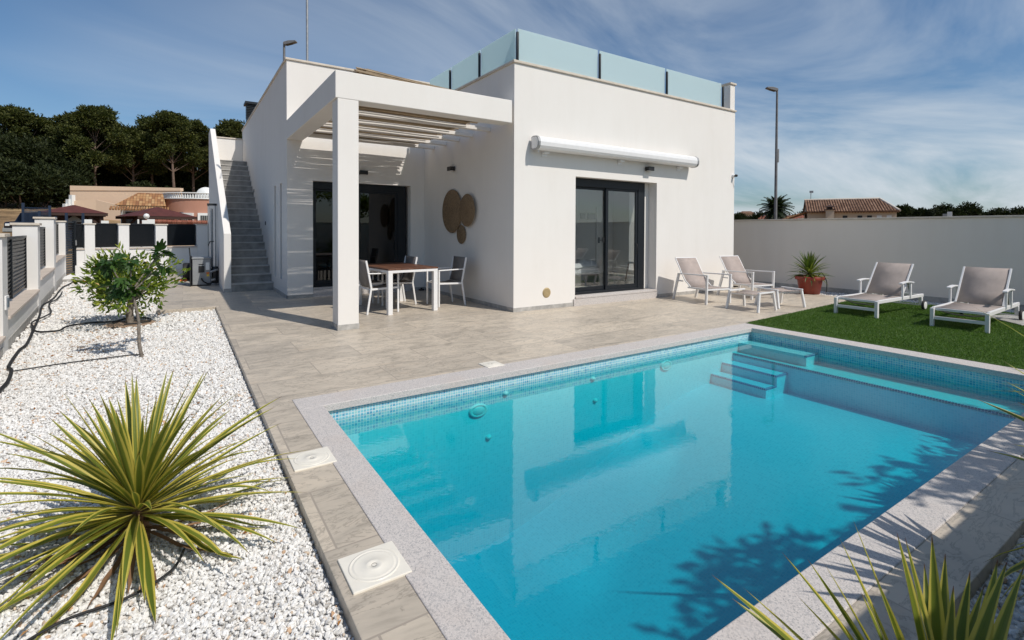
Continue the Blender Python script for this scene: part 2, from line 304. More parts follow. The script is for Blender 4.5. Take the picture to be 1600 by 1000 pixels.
# ------------------------------------------------------------------ mesh helpers
class MB:
    def __init__(s): s.v = []; s.f = []; s.smooth = []; s.uvs = None
    def add(s, vs, fs, smooth=False):
        k = len(s.v); s.v += [tuple(p) for p in vs]; s.f += [tuple(i + k for i in f) for f in fs]; s.smooth += [smooth] * len(fs); return s
    def box(s, x0, x1, y0, y1, z0, z1):
        return s.add([(x0, y0, z0), (x1, y0, z0), (x1, y1, z0), (x0, y1, z0), (x0, y0, z1), (x1, y0, z1), (x1, y1, z1), (x0, y1, z1)],
                     [(0, 3, 2, 1), (4, 5, 6, 7), (0, 1, 5, 4), (1, 2, 6, 5), (2, 3, 7, 6), (3, 0, 4, 7)])
    def bar(s, p, q, w, h, up=(0, 0, 1), w2=None, h2=None):
        p = Vector(p); q = Vector(q); d = (q - p).normalized(); u = Vector(up)
        if abs(d.dot(u)) > .98: u = Vector((0, 1, 0))
        a = d.cross(u).normalized(); b = a.cross(d).normalized(); w2 = w if w2 is None else w2; h2 = h if h2 is None else h2
        vs = []
        for c, ww, hh in ((p, w, h), (q, w2, h2)):
            for i, j in ((-1, -1), (1, -1), (1, 1), (-1, 1)): vs.append(c + a * i * ww / 2 + b * j * hh / 2)
        return s.add(vs, [(0, 1, 2, 3), (7, 6, 5, 4), (0, 4, 5, 1), (1, 5, 6, 2), (2, 6, 7, 3), (3, 7, 4, 0)])
    def tube(s, pts, r, n=8, cap=True):
        pts = [Vector(p) for p in pts]; k0 = len(pts); rs = r if hasattr(r, '__len__') else [r] * k0; vs = []; fs = []
        pa = None
        for i, p in enumerate(pts):
            d = (pts[min(i + 1, k0 - 1)] - pts[max(i - 1, 0)]).normalized()
            if pa is None: pa = d.orthogonal().normalized()
            pa = (pa - d * pa.dot(d)); pa = pa.normalized() if pa.length > 1e-5 else d.orthogonal().normalized(); b = d.cross(pa)
            for j in range(n):
                t = 2 * PI * j / n; vs.append(p + (pa * math.cos(t) + b * math.sin(t)) * rs[i])
        for i in range(k0 - 1):
            for j in range(n): fs.append((i * n + j, i * n + (j + 1) % n, (i + 1) * n + (j + 1) % n, (i + 1) * n + j))
        s.add(vs, fs, True)
        if cap: s.add([vs[j] for j in range(n)], [tuple(range(n))[::-1]]); s.add([vs[(k0 - 1) * n + j] for j in range(n)], [tuple(range(n))])
        return s
    def lathe(s, prof, c=(0, 0, 0), n=28, axis='z', a0=0, a1=2 * PI, smooth=True):
        full = abs(a1 - a0 - 2 * PI) < 1e-4; m_ = n if full else n + 1; vs = []; fs = []
        for r, z in prof:
            for j in range(m_):
                t = a0 + (a1 - a0) * j / n; x, y = r * math.cos(t), r * math.sin(t)
                vs.append({'z': (c[0] + x, c[1] + y, c[2] + z), 'x': (c[0] + z, c[1] + x, c[2] + y), 'y': (c[0] + x, c[1] + z, c[2] + y)}[axis])
        for i in range(len(prof) - 1):
            for j in range(n if full else n): fs.append((i * m_ + j, i * m_ + (j + 1) % m_, (i + 1) * m_ + (j + 1) % m_, (i + 1) * m_ + j))
        return s.add(vs, fs, smooth)
    def prism(s, poly, z0, z1):
        n = len(poly); return s.add([(x, y, z0) for x, y in poly] + [(x, y, z1) for x, y in poly], [tuple(range(n))[::-1], tuple(range(n, 2 * n))] + [(i, (i + 1) % n, n + (i + 1) % n, n + i) for i in range(n)])
    def prism_ax(s, poly, a0, a1, axis):          # poly in the two other axes
        n = len(poly); f = {'x': lambda a, p: (a, p[0], p[1]), 'y': lambda a, p: (p[0], a, p[1])}[axis]
        return s.add([f(a0, p) for p in poly] + [f(a1, p) for p in poly], [tuple(range(n))[::-1], tuple(range(n, 2 * n))] + [(i, (i + 1) % n, n + (i + 1) % n, n + i) for i in range(n)])
    def quad(s, *p): return s.add(p, [tuple(range(len(p)))])
    def build(s, name, mt, parent=None, bevel=0, world=False, seg=2, matrix=None):
        me = bpy.data.meshes.new(name); off = Vector((0, 0, 0))
        vs = s.v
        if matrix is not None: vs = [tuple(matrix @ Vector(p)) for p in vs]
        if world and parent is not None:
            o_ = parent
            while o_ is not None: off = off + Vector(o_.location); o_ = o_.parent
            vs = [(p[0] - off[0], p[1] - off[1], p[2] - off[2]) for p in vs]
        me.from_pydata(vs, [], s.f); me.polygons.foreach_set('use_smooth', s.smooth)
        me.materials.append(mt)
        uv = me.uv_layers.new(name='UVMap'); ul = np.empty(len(me.loops) * 2, 'f')
        if s.uvs is not None: ul[:] = np.array(s.uvs, 'f').ravel()
        else:
            co = np.array(me.vertices and [x for v in vs for x in v], 'f').reshape(-1, 3)
            lv = np.empty(len(me.loops), 'i'); me.loops.foreach_get('vertex_index', lv)
            nr = np.empty(len(me.polygons) * 3, 'f'); me.polygons.foreach_get('normal', nr); nr = np.abs(nr.reshape(-1, 3))
            tot = np.empty(len(me.polygons), 'i'); me.polygons.foreach_get('loop_total', tot); ax = np.repeat(nr.argmax(1), tot); p = co[lv] + np.array([off[0], off[1], off[2]], 'f')
            U = np.where(ax == 0, p[:, 1], p[:, 0]); V = np.where(ax == 2, p[:, 1], p[:, 2]); ul[0::2] = U; ul[1::2] = V
        uv.data.foreach_set('uv', ul); me.validate(); me.update()
        o = bpy.data.objects.new(name, me); C.objects.link(o)
        if parent is not None: o.parent = parent
        if bevel:
            b = o.modifiers.new('Bevel', 'BEVEL'); b.width = bevel; b.segments = seg; b.limit_method = 'ANGLE'; b.angle_limit = R(40); b.harden_normals = False
        return o
def thing(name, label, cat, loc=(0, 0, 0), rz=0, group=None):
    o = bpy.data.objects.new(name, None); C.objects.link(o); o.location = loc; o.rotation_euler = (0, 0, rz); o.empty_display_size = .2
    o['label'] = label; o['category'] = cat
    if group: o['group'] = group
    return o
def tag(o, label, cat, group=None):
    o['label'] = label; o['category'] = cat
    if group: o['group'] = group
    return o
def kind(o, k): o['kind'] = k; return o
def dup(root, loc, rz, label, group=None):
    r = root.copy(); C.objects.link(r); r.location = loc; r.rotation_euler = (0, 0, rz); r['label'] = label
    if group: r['group'] = group
    def rec(src, dst):
        for ch in [c for c in bpy.data.objects if c.parent == src]:
            c = ch.copy(); C.objects.link(c); c.parent = dst; rec(ch, c)
    rec(root, r); return r
def npmesh(name, V, F, mt, nper, parent=None, uv=None, smooth=False):
    """V (n,3), F flat loop index array with nper verts per face"""
    me = bpy.data.meshes.new(name); nf = len(F) // nper
    me.vertices.add(len(V)); me.vertices.foreach_set('co', np.ascontiguousarray(V, 'f').ravel())
    me.loops.add(len(F)); me.loops.foreach_set('vertex_index', np.ascontiguousarray(F, 'i'))
    me.polygons.add(nf); me.polygons.foreach_set('loop_start', np.arange(0, nf * nper, nper, dtype='i'))
    me.polygons.foreach_set('loop_total', np.full(nf, nper, 'i')) if False else None
    me.materials.append(mt)
    if uv is not None: me.uv_layers.new(name='UVMap').data.foreach_set('uv', np.ascontiguousarray(uv, 'f').ravel())
    me.polygons.foreach_set('use_smooth', np.full(nf, smooth)); me.update(calc_edges=True); me.validate()
    o = bpy.data.objects.new(name, me); C.objects.link(o)
    if parent is not None: o.parent = parent
    return o
rng = np.random.default_rng(11)
def leaf_cloud(name, cen, dirs, ln, wd, mt, parent=None, fold=.25):
    """kite leaves: two faces folded along the midrib"""
    n = len(cen); d = dirs / np.linalg.norm(dirs, axis=1, keepdims=True); u = rng.normal(size=(n, 3)); a = np.cross(d, u); a /= np.linalg.norm(a, axis=1, keepdims=True); nn = np.cross(d, a)
    ln = np.broadcast_to(np.asarray(ln, float), (n,))[:, None]; wd = np.broadcast_to(np.asarray(wd, float), (n,))[:, None]
    b = cen; t = cen + d * ln - nn * ln * .12; m1 = cen + d * ln * .45 + a * wd * .5 + nn * wd * fold; m2 = cen + d * ln * .45 - a * wd * .5 + nn * wd * fold
    V = np.stack([b, m1, t, m2], 1).reshape(-1, 3); k = np.arange(n)[:, None] * 4
    F = (k + np.array([[0, 1, 2, 0, 2, 3]])).ravel()
    return npmesh(name, V, F, mt, 3, parent)

# ------------------------------------------------------------------ ground, terrace, gravel, turf
def hgt(x, y):
    t = max(0, (y - 27) / 55); s = 1 / (1 + math.exp((x - 22) / 5)); h = 4.5 * min(t, 1.25) ** 1.5 * s
    t2 = max(0, min(1, (y - 84) / 40)); h += 1.5 * t2 * s
    return -.13 + h
xs = [-2500, -1200, -600, -300, -150] + list(range(-90, -10, 6)) + [-10, -7.5, -5, -2.5, .92, 4, 7.5, 10, 14] + list(range(20, 150, 10)) + [200, 400, 900, 2500]
ys = [-2500, -800, -200, -60, -20, -6, -2, 1.0, 2.8, 4.56, 8, 14, 20, 24, 27, 30, 33, 36, 40, 44, 48, 52, 56, 60, 65, 70, 75, 80, 86, 92, 100, 110, 125, 150, 220, 400, 900, 2500]
b = MB()
vid = {}
for i, x in enumerate(xs):
    for j, y in enumerate(ys): vid[i, j] = len(b.v); b.v.append((x, y, hgt(x, y)))
for i in range(len(xs) - 1):
    for j in range(len(ys) - 1):
        if .9 < (xs[i] + xs[i + 1]) / 2 < 7.5 and 1.0 < (ys[j] + ys[j + 1]) / 2 < 4.6: continue
        b.f.append((vid[i, j], vid[i + 1, j], vid[i + 1, j + 1], vid[i, j + 1])); b.smooth.append(True)
kind(b.build('ground', mat['earth']), 'structure')
FA = Vector((-2.017, 10.164)); FD = Vector((-.098, .995)); FN = Vector((.995, .098))
def fp(s, off=0): return (FA.x + FD.x * s + FN.x * off, FA.y + FD.y * s + FN.y * off)
fx = lambda y: FA.x + FD.x * (y - FA.y) / FD.y
# gravel beds (the surface the loose chips lie on)
b = MB(); b.prism([(fx(-.6), -.6), (.55, -.6), (.55, 11.29), (-.39, 11.29), (-.39, 22.3), (fx(22) + .1, 21.9)], -.125, -.075)
b.prism([(.551, -.6), (7.9, -.6), (7.9, .69), (.551, .69)], -.125, -.075); b.prism([(12.95, -.6), (13.6, -.6), (13.6, 7.9), (12.75, 7.9), (12.75, 4.9)], -.1, -.035)
kind(b.build('gravel_bed', mat['bedgravel']), 'structure')
b = MB()
for x0, x1, y0, y1 in ((.54, 12.75, 4.73, 11.29), (-.40, 5.4, 11.29, 22.9), (.54, .80, .91, 4.73), (.54, 7.68, .69, .91), (12.0, 13.6, 7.95, 22.9)):
    b.box(x0, x1, y0, y1, -.11, 0)
kind(b.build('terrace', mat['tile'], bevel=.004), 'structure')
b = MB(); b.prism([(7.685, -.6), (12.95, -.6), (12.9, 3.2), (12.75, 4.725), (7.685, 4.725)], -.1, .008); kind(b.build('turf', mat['turf']), 'structure')
# turf spills over the tiles along its slanting back edge
b = MB(); b.prism([(7.76, 4.728), (12.72, 4.728), (12.72, 5.12), (11.5, 5.0)], .002, .012); kind(b.build('turf', mat['turf']), 'structure')
n = 90000; px = rng.uniform(7.70, 12.85, n); py = rng.uniform(.3, 5.05, n); ok = (py < 4.7 + np.clip((px - 7.76) * .08, 0, .4)); px, py = px[ok], py[ok]; n = len(px)
dirs = np.stack([rng.normal(0, .5, n), rng.normal(0, .5, n), np.ones(n)], 1)
kind(leaf_cloud('grass_blades', np.stack([px, py, np.full(n, .008)], 1), dirs, rng.uniform(.018, .032, n), .006, mat['blade']), 'stuff')
# loose marble chips
ph = (1 + 5 ** .5) / 2
ico = np.array([(-1, ph, 0), (1, ph, 0), (-1, -ph, 0), (1, -ph, 0), (0, -1, ph), (0, 1, ph), (0, -1, -ph), (0, 1, -ph), (ph, 0, -1), (ph, 0, 1), (-ph, 0, -1), (-ph, 0, 1)]) / 1.9
icf = np.array([(0, 11, 5), (0, 5, 1), (0, 1, 7), (0, 7, 10), (0, 10, 11), (1, 5, 9), (5, 11, 4), (11, 10, 2), (10, 7, 6), (7, 1, 8), (3, 9, 4), (3, 4, 2), (3, 2, 6), (3, 6, 8), (3, 8, 9), (4, 9, 5), (2, 4, 11), (6, 2, 10), (8, 6, 7), (9, 8, 1)])
def chips(x, y, z, size):
    n = len(x); q = rng.normal(size=(n, 4)); q /= np.linalg.norm(q, axis=1, keepdims=True); w_, a, b_, c = q.T
    Rm = np.stack([1 - 2 * (b_ * b_ + c * c), 2 * (a * b_ - c * w_), 2 * (a * c + b_ * w_), 2 * (a * b_ + c * w_), 1 - 2 * (a * a + c * c), 2 * (b_ * c - a * w_), 2 * (a * c - b_ * w_), 2 * (b_ * c + a * w_), 1 - 2 * (a * a + b_ * b_)], 1).reshape(n, 3, 3)
    var = np.stack([ico * (1 + rng.normal(0, .17, ico.shape)) for _ in range(40)])
    P = var[rng.integers(0, 40, n)] * (np.stack([rng.uniform(.8, 1.5, n), rng.uniform(.7, 1.1, n), rng.uniform(.45, .8, n)], 1) * size[:, None])[:, None, :] * .5
    P = np.einsum('nij,nkj->nki', Rm, P) + np.stack([x, y, z], 1)[:, None, :]
    return P.reshape(-1, 3)
def scatter(n, x0, x1, y0, y1, test, z, smin, smax):
    x = rng.uniform(x0, x1, n); y = rng.uniform(y0, y1, n); ok = test(x, y); x, y = x[ok], y[ok]; k = len(x); s = rng.uniform(smin, smax, k)
    return chips(x, y, z + rng.uniform(-.006, .012, k), s)
fxv = lambda y: FA.x + FD.x * (y - FA.y) / FD.y
left = lambda x, y: (x > fxv(y) + .02) & (x < np.where(y < 11.28, .535, -.405))
Vs = [scatter(66000, -1.5, .54, 1.0, 4.6, left, -.068, .011, .027), scatter(44000, -2.1, .54, 4.6, 9, left, -.068, .013, .030), scatter(24000, -3, .54, 9, 22, left, -.07, .024, .046),
      scatter(9000, 1.4, 5.5, -.1, .685, lambda x, y: x > -9, -.07, .015, .036), scatter(5000, 12.8, 13.6, .5, 7.9, lambda x, y: x > 12.98 - np.clip(y - 3.2, 0, 2) * .12, -.03, .022, .045)]
V = np.concatenate(Vs); k = np.arange(len(V) // 12)[:, None, None] * 12
kind(npmesh('gravel', V, (k + icf[None]).reshape(-1), mat['chips'], 3), 'stuff')
# leaf litter on the gravel
n = 420; x = rng.uniform(-2, .5, n); y = 1.3 + 9 * rng.random(n) ** 1.4; ok = left(x, y); cl = rng.random(n) < .5
x2 = np.where(cl, rng.normal(-1.0, .3, n), x); y2 = np.where(cl, rng.normal(8.6, .8, n), y); ok = left(x2, y2); x2, y2 = x2[ok], y2[ok]; n = len(x2)
an = rng.uniform(0, 6.28, n)
kind(leaf_cloud('leaf_litter', np.stack([x2, y2, np.full(n, -.045)], 1), np.stack([np.cos(an), np.sin(an), rng.normal(0, .25, n)], 1), rng.uniform(.02, .055, n), rng.uniform(.008, .018, n), mat['litter']), 'stuff')

# ------------------------------------------------------------------ pool
PX0, PX1, PY0, PY1, WZ = .998, 7.373, 1.122, 4.431, -.15
pool = thing('swimming_pool', 'rectangular tiled swimming pool with pale speckled coping and corner steps', 'swimming pool', (4.2, 2.8, 0))
b = MB(); T = .025
b.box(.80, PX0 + T - .025, PY0 - .0, PY1, -.06, .004); b.box(.80, 7.68, PY1, 4.73, -.06, .004); b.box(PX1, 7.68, PY0, PY1, -.06, .004); b.box(.80, 7.68, .91, PY0, -.06, .004)
b.build('coping', mat['granite'], pool, .006, True)
b = MB(); fl0, fl1 = -1.28, -.74
for z0_, z1_, nm, mt_ in ((-.31, -.062, 'waterline_tiles', 'mosaic'), (-2.0, -.3105, 'tiled_wall', 'floormos')):  # walls below the band take the colours with the water haze put in
    b = MB(); b.box(PX0 - .08, PX0, PY0 - .08, PY1 + .11, z0_, z1_); b.box(PX1 + .03, PX1 + .11, PY0 - .08, PY1 + .11, z0_, z1_)
    b.box(PX0, PX1 + .03, PY1 + .03, PY1 + .11, z0_, z1_); b.box(PX0, PX1 + .03, PY0 - .08, PY0, z0_, z1_); b.build(nm, mat[mt_], pool, 0, True)
b = MB(); gx, gy = 90, 46; fl1 = -.70
for i in range(gx + 1):
    for j in range(gy + 1):
        x = PX0 + (PX1 + .03 - PX0) * i / gx; y = PY0 + (PY1 + .03 - PY0) * j / gy; k = min(1, max(0, (x - 2.4) / 4.0)); k = k * k * (3 - 2 * k)
        b.v.append((x, y, -1.80 + (1.80 + fl1) * k))
for i in range(gx):
    for j in range(gy): q = i * (gy + 1) + j; b.f.append((q, q + gy + 1, q + gy + 2, q + 1)); b.smooth.append(True)
b.build('floor', mat['floormos'], pool, 0, True)
def step(name, x0, x1, y0, y1, z1):
    b = MB(); b.box(x0, x1, y0, y1, -1.0, z1); o = b.build(name, mat['floormos'], pool, 0, True)
    e = MB(); e.box(x0 - .002, x0 + .025, y0 + .027, y1, z1 - .025, z1 + .002); e.box(x0 - .002, x1, y0 - .002, y0 + .025, z1 - .025, z1 + .002); e.build('edge_tiles', mat['mosaicd'], o, 0, True)
step('bench', 6.93, PX1 + .029, PY0 + .001, PY1 + .029, -.335)
b = MB(); b.box(7.08, PX1 + .028, 3.47, PY1 + .028, -.333, -.19); o = b.build('step', mat['floormos'], pool, 0, True); e = MB(); e.box(7.078, 7.40, 3.468, 3.495, -.215, -.188); e.build('edge_tiles', mat['mosaicd'], o, 0, True)
step('step', 6.66, 6.929, 3.64, PY1 + .028, -.44); step('step', 6.40, 6.659, 3.64, PY1 + .027, -.57)
for x, z in ((2.525, -.345), (5.41, -.30)):
    b = MB(); b.lathe([(.0, -.02), (.07, -.02), (.075, -.015), (.08, -.022), (.105, -.02), (.11, .0)], (x, PY1 + .03, z), 28, 'y'); b.v = [(p[0], p[1], z + (p[2] - z) * .62) for p in b.v]; b.build('underwater_light', mat['poolplastic'], pool, 0, True)
for x, z in ((2.86, -.23), (2.65, -.65), (4.10, -.27), (4.14, -.54)):
    b = MB(); b.lathe([(.0, -.03), (.02, -.03), (.024, -.02), (.034, -.015), (.036, 0)], (x, PY1 + .03, z), 18, 'y'); b.v = [(p[0], p[1], z + (p[2] - z) * .7) for p in b.v]; b.build('inlet_nozzle', mat['poolplastic'], pool, 0, True)
b = MB(); b.box(PX0 - .02, PX1 + .05, PY0 - .02, PY1 + .05, -1.95, WZ); kind(b.build('pool_water', mat['water']), 'structure')
# skimmer lids
def lid(cx, cy, h, label):
    t = thing('skimmer_lid', label, 'skimmer lid', (cx, cy, .004), 0, 'square skimmer lids in the poolside paving')
    b = MB(); b.box(-h, h, -h, h, -.03, .006); b.build('frame', mat['lid'], t, .004)
    b = MB(); b.lathe([(h * .86, .006), (h * .85, .0085), (h * .80, .0088), (h * .78, .0072), (h * .72, .0074), (h * .70, .009), (h * .66, .009), (h * .3, .0066), (h * .28, .0082), (h * .24, .0082), (h * .1, .0072), (h * .085, .005)], (0, 0, 0), 48); o = b.build('round_cover', mat['lid'], t)
    b = MB(); b.lathe([(h * .09, .0078), (h * .09, .0052), (0, .0052)], (0, 0, 0), 16); b.build('finger_hole', mat['black'], o)
    return t
lid(.706, 2.178, .128, 'square cream skimmer lid in the grey edging tiles, nearest to the bottom of the photo')
lid(.70, 3.432, .128, 'square cream skimmer lid level with the long strap leaves, further along the left pool edge')
lid(2.878, 4.78, .108, 'square cream skimmer lid in the paving on the house side of the pool')

# ------------------------------------------------------------------ house
house = thing('house', 'flat roofed white rendered villa with dark sliding doors', 'house', (5.07, 7.648, 0))
YF, XC, XR, YL, XL = 7.648, 5.07, 11.86, 11.718, 1.897
b = MB()   # right block: front wall with the door opening, side walls, back, roof
D0, D1, DZ0, DZ1 = 6.54, 8.925, .185, 2.582
b.box(XC, D0, YF, YF + .3, -.1, 4.555); b.box(D1, XR, YF, YF + .3, -.1, 4.555); b.box(D0, D1, YF, YF + .3, DZ1, 4.555); b.box(D0, D1, YF + .02, YF + .3, -.1, .14)
b.box(XC, XC + .3, YF + .3, 16.0, -.1, 4.555); b.box(XR - .3, XR, YF + .3, 8.4, -.1, 4.555); b.box(XR - .3, XR, 10.9, 16.0, -.1, 4.555); b.box(XR - .3, XR, 8.4, 10.9, -.1, .3); b.box(XR - .3, XR, 8.4, 10.9, 2.85, 4.555); b.box(XC + .3, XR - .3, 15.7, 16.0, -.1, 4.555); b.box(XC + .3, XR - .3, YF + .3, 15.7, 3.7, 4.0)  # unseen opening in the right side wall, added to light the bedroom
b.build('wall', mat['white'], house, 0, True)
b = MB()   # left block
E0, E1, EZ0, EZ1 = 2.427, 4.655, .20, 2.585
b.box(XL, E0, YL, YL + .3, -.1, 5.145); b.box(E1 + .06, XC, YL, YL + .3, -.1, 5.145); b.box(E0, E1 + .06, YL, YL + .3, EZ1, 5.145); b.box(E0, E1 + .06, YL + .02, YL + .3, -.1, .17)
# side wall with two slit windows
ycut = [(YL + .3, 12.38, 0), (12.38, 12.66, 1), (12.66, 13.24, 0), (13.24, 13.52, 1), (13.52, 21.19, 0)]
for y0, y1, k in ycut:
    if k: b.box(XL, XL + .3, y0, y1, -.1, .36); b.box(XL, XL + .3, y0, y1, 2.56, 5.145)
    else: b.box(XL, XL + .3, y0, y1, -.1, 5.145)
b.box(XL + .3, XC + .2, 20.9, 21.19, -.1, 5.145); b.box(XC, XC + .2, 16.001, 20.9, -.1, 5.145); b.box(XC, XC + .17, YL + .003, 16.0, 4.556, 5.145); b.box(XL + .3, XC - .003, YL + .3, 20.9, 4.5, 4.8)
b.build('wall', mat['white'], house, 0, True)
b = MB()   # coping stones on the parapets
b.box(XC - .03, XR - .22, YF - .03, YF + .28, 4.557, 4.605); b.box(XC - .03, XC + .28, YF + .28, YL - .032, 4.557, 4.605); b.box(XR - .28, XR + .03, YF + .28, 16.03, 4.557, 4.605); b.box(XC + .28, XR - .28, 15.75, 16.03, 4.557, 4.605)
b.box(XR - .218, XR + .03, YF - .03, YF + .28, 4.557, 4.600); b.build('parapet_coping', mat['capstone'], house, .008, True)
b = MB(); b.box(XL - .03, XC + .2, YL - .03, YL + .25, 5.147, 5.195); b.box(XL - .03, XL + .25, YL + .25, 21.22, 5.147, 5.195); b.box(XL + .25, XC + .2, 20.94, 21.22, 5.147, 5.195); b.build('parapet_coping', mat['capstone'], house, .008, True)
b = MB(); b.box(XR - .20, XR, YF + .01, YF + .25, 4.601, 5.235); o = b.build('parapet_pillar', mat['white'], house, .008, True)
b = MB(); b.box(XR - .23, XR + .03, YF - .02, YF + .28, 5.236, 5.285); b.build('pillar_cap', mat['capstone'], o, .008, True)
sk = .075
for q in ((XC - .008, D0 - .05, YF - .009, YF - .0005), (D1 + .01, XR, YF - .009, YF - .0005), (XC - .009, XC - .0005, YF - .008, YL - .01), (XL - .009, E0, YL - .009, YL - .0005), (E1 + .06, XC - .01, YL - .009, YL - .0005), (XL - .009, XL - .0005, YL - .009, 13.68)):
    b = MB(); b.box(*q, 0, sk); b.build('skirting', mat['skirt'], house, 0, True)
b = MB(); b.box(D0 - .05, D1 + .005, YF - .03, YF + .018, -.05, .138); b.box(D0 + .001, D1 - .001, YF - .035, YF + .2, .142, .187); b.build('door_step', mat['granite'], house, .006, True)
b = MB(); b.box(E0, E1 + .06, YL - .02, YL + .018, -.05, .168); b.box(E0 + .001, E1 + .059, YL - .025, YL + .2, .172, .202); b.build('door_step', mat['granite'], house, .006, True)
def slider(x0, x1, y, z0, z1, gm, hand=True, blind=.17):
    fr = MB(); w_ = .075
    fr.box(x0, x0 + w_ * .5, y, y + .1, z0, z1); fr.box(x1 - .21, x1, y, y + .1, z0, z1); fr.box(x0 + w_ * .5, x1 - .21, y, y + .1, z1 - blind, z1); fr.box(x0 + w_ * .5, x1 - .21, y, y + .1, z0, z0 + .055)
    o = fr.build('sliding_door', mat['dark'], house, .006, True)
    xm = (x0 + x1 - .1) / 2; ix0, ix1 = x0 + w_ * .5, x1 - .21
    for a, c, yy in ((ix0 + .001, xm + .03, y + .055), (xm - .035, ix1 - .001, y + .015)):
        zz0, zz1 = z0 + .056, z1 - blind - .001
        l = MB(); l.box(a, a + .07, yy, yy + .035, zz0, zz1); l.box(c - .07, c, yy, yy + .035, zz0, zz1); l.box(a + .07, c - .07, yy, yy + .035, zz0, zz0 + .085); l.box(a + .07, c - .07, yy, yy + .035, zz1 - .05, zz1)
        lf = l.build('sash', mat['dark'], o, .004, True)
        p = MB(); p.box(a + .071, c - .071, yy + .012, yy + .022, zz0 + .086, zz1 - .051); p.build('pane', gm, o, 0, True)
    if hand:
        h_ = MB(); xx = ix1 - .045; h_.tube([(xx, y + .014, 1.0), (xx - .015, y - .03, 1.02), (xx - .02, y - .035, 1.1), (xx - .015, y - .03, 1.2), (xx, y + .014, 1.22)], .009, 8); h_.build('handle', mat['black'], o, 0, True)
        h_ = MB(); h_.box(xm - .1, xm - .04, y + .045, y + .054, 1.25, 1.36); h_.build('lock', mat['black'], o, .003, True)
    return o
slider(D0 + .001, D1 - .2, YF + .17, .189, DZ1 - .003, mat['glass'])
b = MB(); b.box(D1 - .199, D1 - .003, YF + .24, YF + .298, .19, DZ1 - .003); b.build('reveal', mat['white'], house, 0, True)
slider(E0 + .001, E1, YL + .16, .204, EZ1 - .003, mat['glassd'], True, .16)
# slit window panes
for y0, y1 in ((12.38, 12.66), (13.24, 13.52)):
    b = MB(); b.box(XL + .2, XL + .22, y0 + .002, y1 - .002, .362, 2.558); b.build('slit_window', mat['glassd'], house, 0, True)
b = MB()   # bedroom behind the front door
b.box(XC + .302, 11.479, YF + .302, 11.6, .10, .18); b.build('bedroom_floor', mat['lid'], house, 0, True)
b = MB(); b.box(XC + .302, 11.478, 11.602, 11.7, .18, 2.9); b.box(11.48, 11.558, YF + .302, 8.399, .18, 2.9); b.box(11.48, 11.558, 10.901, 11.7, .18, 2.9); b.box(11.48, 11.558, 8.3995, 10.9005, .18, .3); b.box(XC + .301, XC + .35, YF + .302, 11.6, .18, 2.9); b.box(XC + .302, 11.55, YF + .302, 11.7, 2.902, 3.0); b.build('bedroom_wall', mat['indoor'], house, 0, True)
b = MB(); b.box(10.75, 11.45, 11.57, 11.6, .18, 2.25); o = b.build('bedroom_door', mat['wmetal'], house, .006, True)
b = MB(); b.box(10.82, 10.86, 11.53, 11.569, 1.12, 1.30); b.box(10.82, 10.96, 11.515, 11.53, 1.2, 1.225); b.build('door_handle', mat['black'], o, .003, True)
b = MB(); b.box(XL + .302, XC - .002, YL + .302, 16.4, .1, .2); b.box(XL + .302, XC - .002, 16.402, 16.5, .2, 3.2); b.box(XL + .302, XC - .002, YL + .302, 16.5, 3.201, 3.3); b.build('living_room', mat['indoor'], house, 0, True)
b = MB(); b.box(XR - .12, XR - .105, 8.45, 10.85, .35, 2.8); b.build('side_glazing', mat['glass'], house, 0, True)  # unseen window, added so that daylight brightens the bedroom
# socket plates by the stairs
b = MB(); b.box(XL - .012, XL, 17.55, 17.65, 2.66, 2.76); b.build('wall_socket', mat['dark'], house, .003, True)
b = MB(); b.box(XL - .012, XL, 15.0, 15.1, 1.62, 1.72); b.build('wall_socket', mat['dark'], house, .003, True)
b = MB(); b.lathe([(0, -.012), (.06, -.012), (.09, -.010), (.098, -.002), (.098, .0)], (5.83, YF, .312), 32, 'y')
for k in range(-4, 5): b.box(5.83 - math.sqrt(max(.002, .0072 - (k * .018) ** 2)), 5.83 + math.sqrt(max(.002, .0072 - (k * .018) ** 2)), YF - .017, YF - .0125, .308 + k * .018, .316 + k * .018)
b.build('wall_vent', mat['bronze'], house, 0, True)
# chimney with a louvred cowl
b = MB(); b.box(1.97, 2.40, 20.2, 20.65, 5.2, 5.5); o = b.build('chimney', mat['dark'], house, .01, True)
b = MB(); b.box(1.90, 2.47, 20.13, 20.72, 5.98, 6.06)
for k in range(8): b.box(1.96, 2.41, 20.19, 20.66, 5.51 + k * .058, 5.54 + k * .058)
b.box(2.0, 2.37, 20.24, 20.62, 5.501, 5.979)
b.build('cowl', mat['dark'], o, 0, True)

# things inside the bedroom
bed = thing('bed', 'low white bed seen through the left pane of the front sliding door', 'bed', (7.1, 9.9, .18))
b = MB(); b.box(-1.2, 1.45, -.8, .8, .0, .26); b.build('bed_base', simple('bed_base_cloth', (.2, .19, .18), .9), bed, .02)
b = MB(); b.box(-1.2, 1.45, -.8, .8, .26, .5); b.build('mattress', mat['bed'], bed, .05)
b = MB()
g_ = 22
for i in range(g_ + 1):
    for j in range(g_ + 1):
        x = -1.2 + 2.68 * i / g_; y = -.84 + 1.68 * j / g_; ed = min(i, g_ - i, j, g_ - j)
        b.v.append((x, y, .57 + .03 * math.sin(9 * x + 3 * y) * math.sin(7 * y) + random.uniform(-.012, .012) - (.12 if ed == 0 else 0)))
for i in range(g_):
    for j in range(g_): b.f.append((i * (g_ + 1) + j, (i + 1) * (g_ + 1) + j, (i + 1) * (g_ + 1) + j + 1, i * (g_ + 1) + j + 1)); b.smooth.append(True)
b.build('duvet', mat['bed'], bed)
st = thing('stool', 'small round white stool on wooden legs behind the right glass pane', 'stool', (9.95, 9.3, .18))
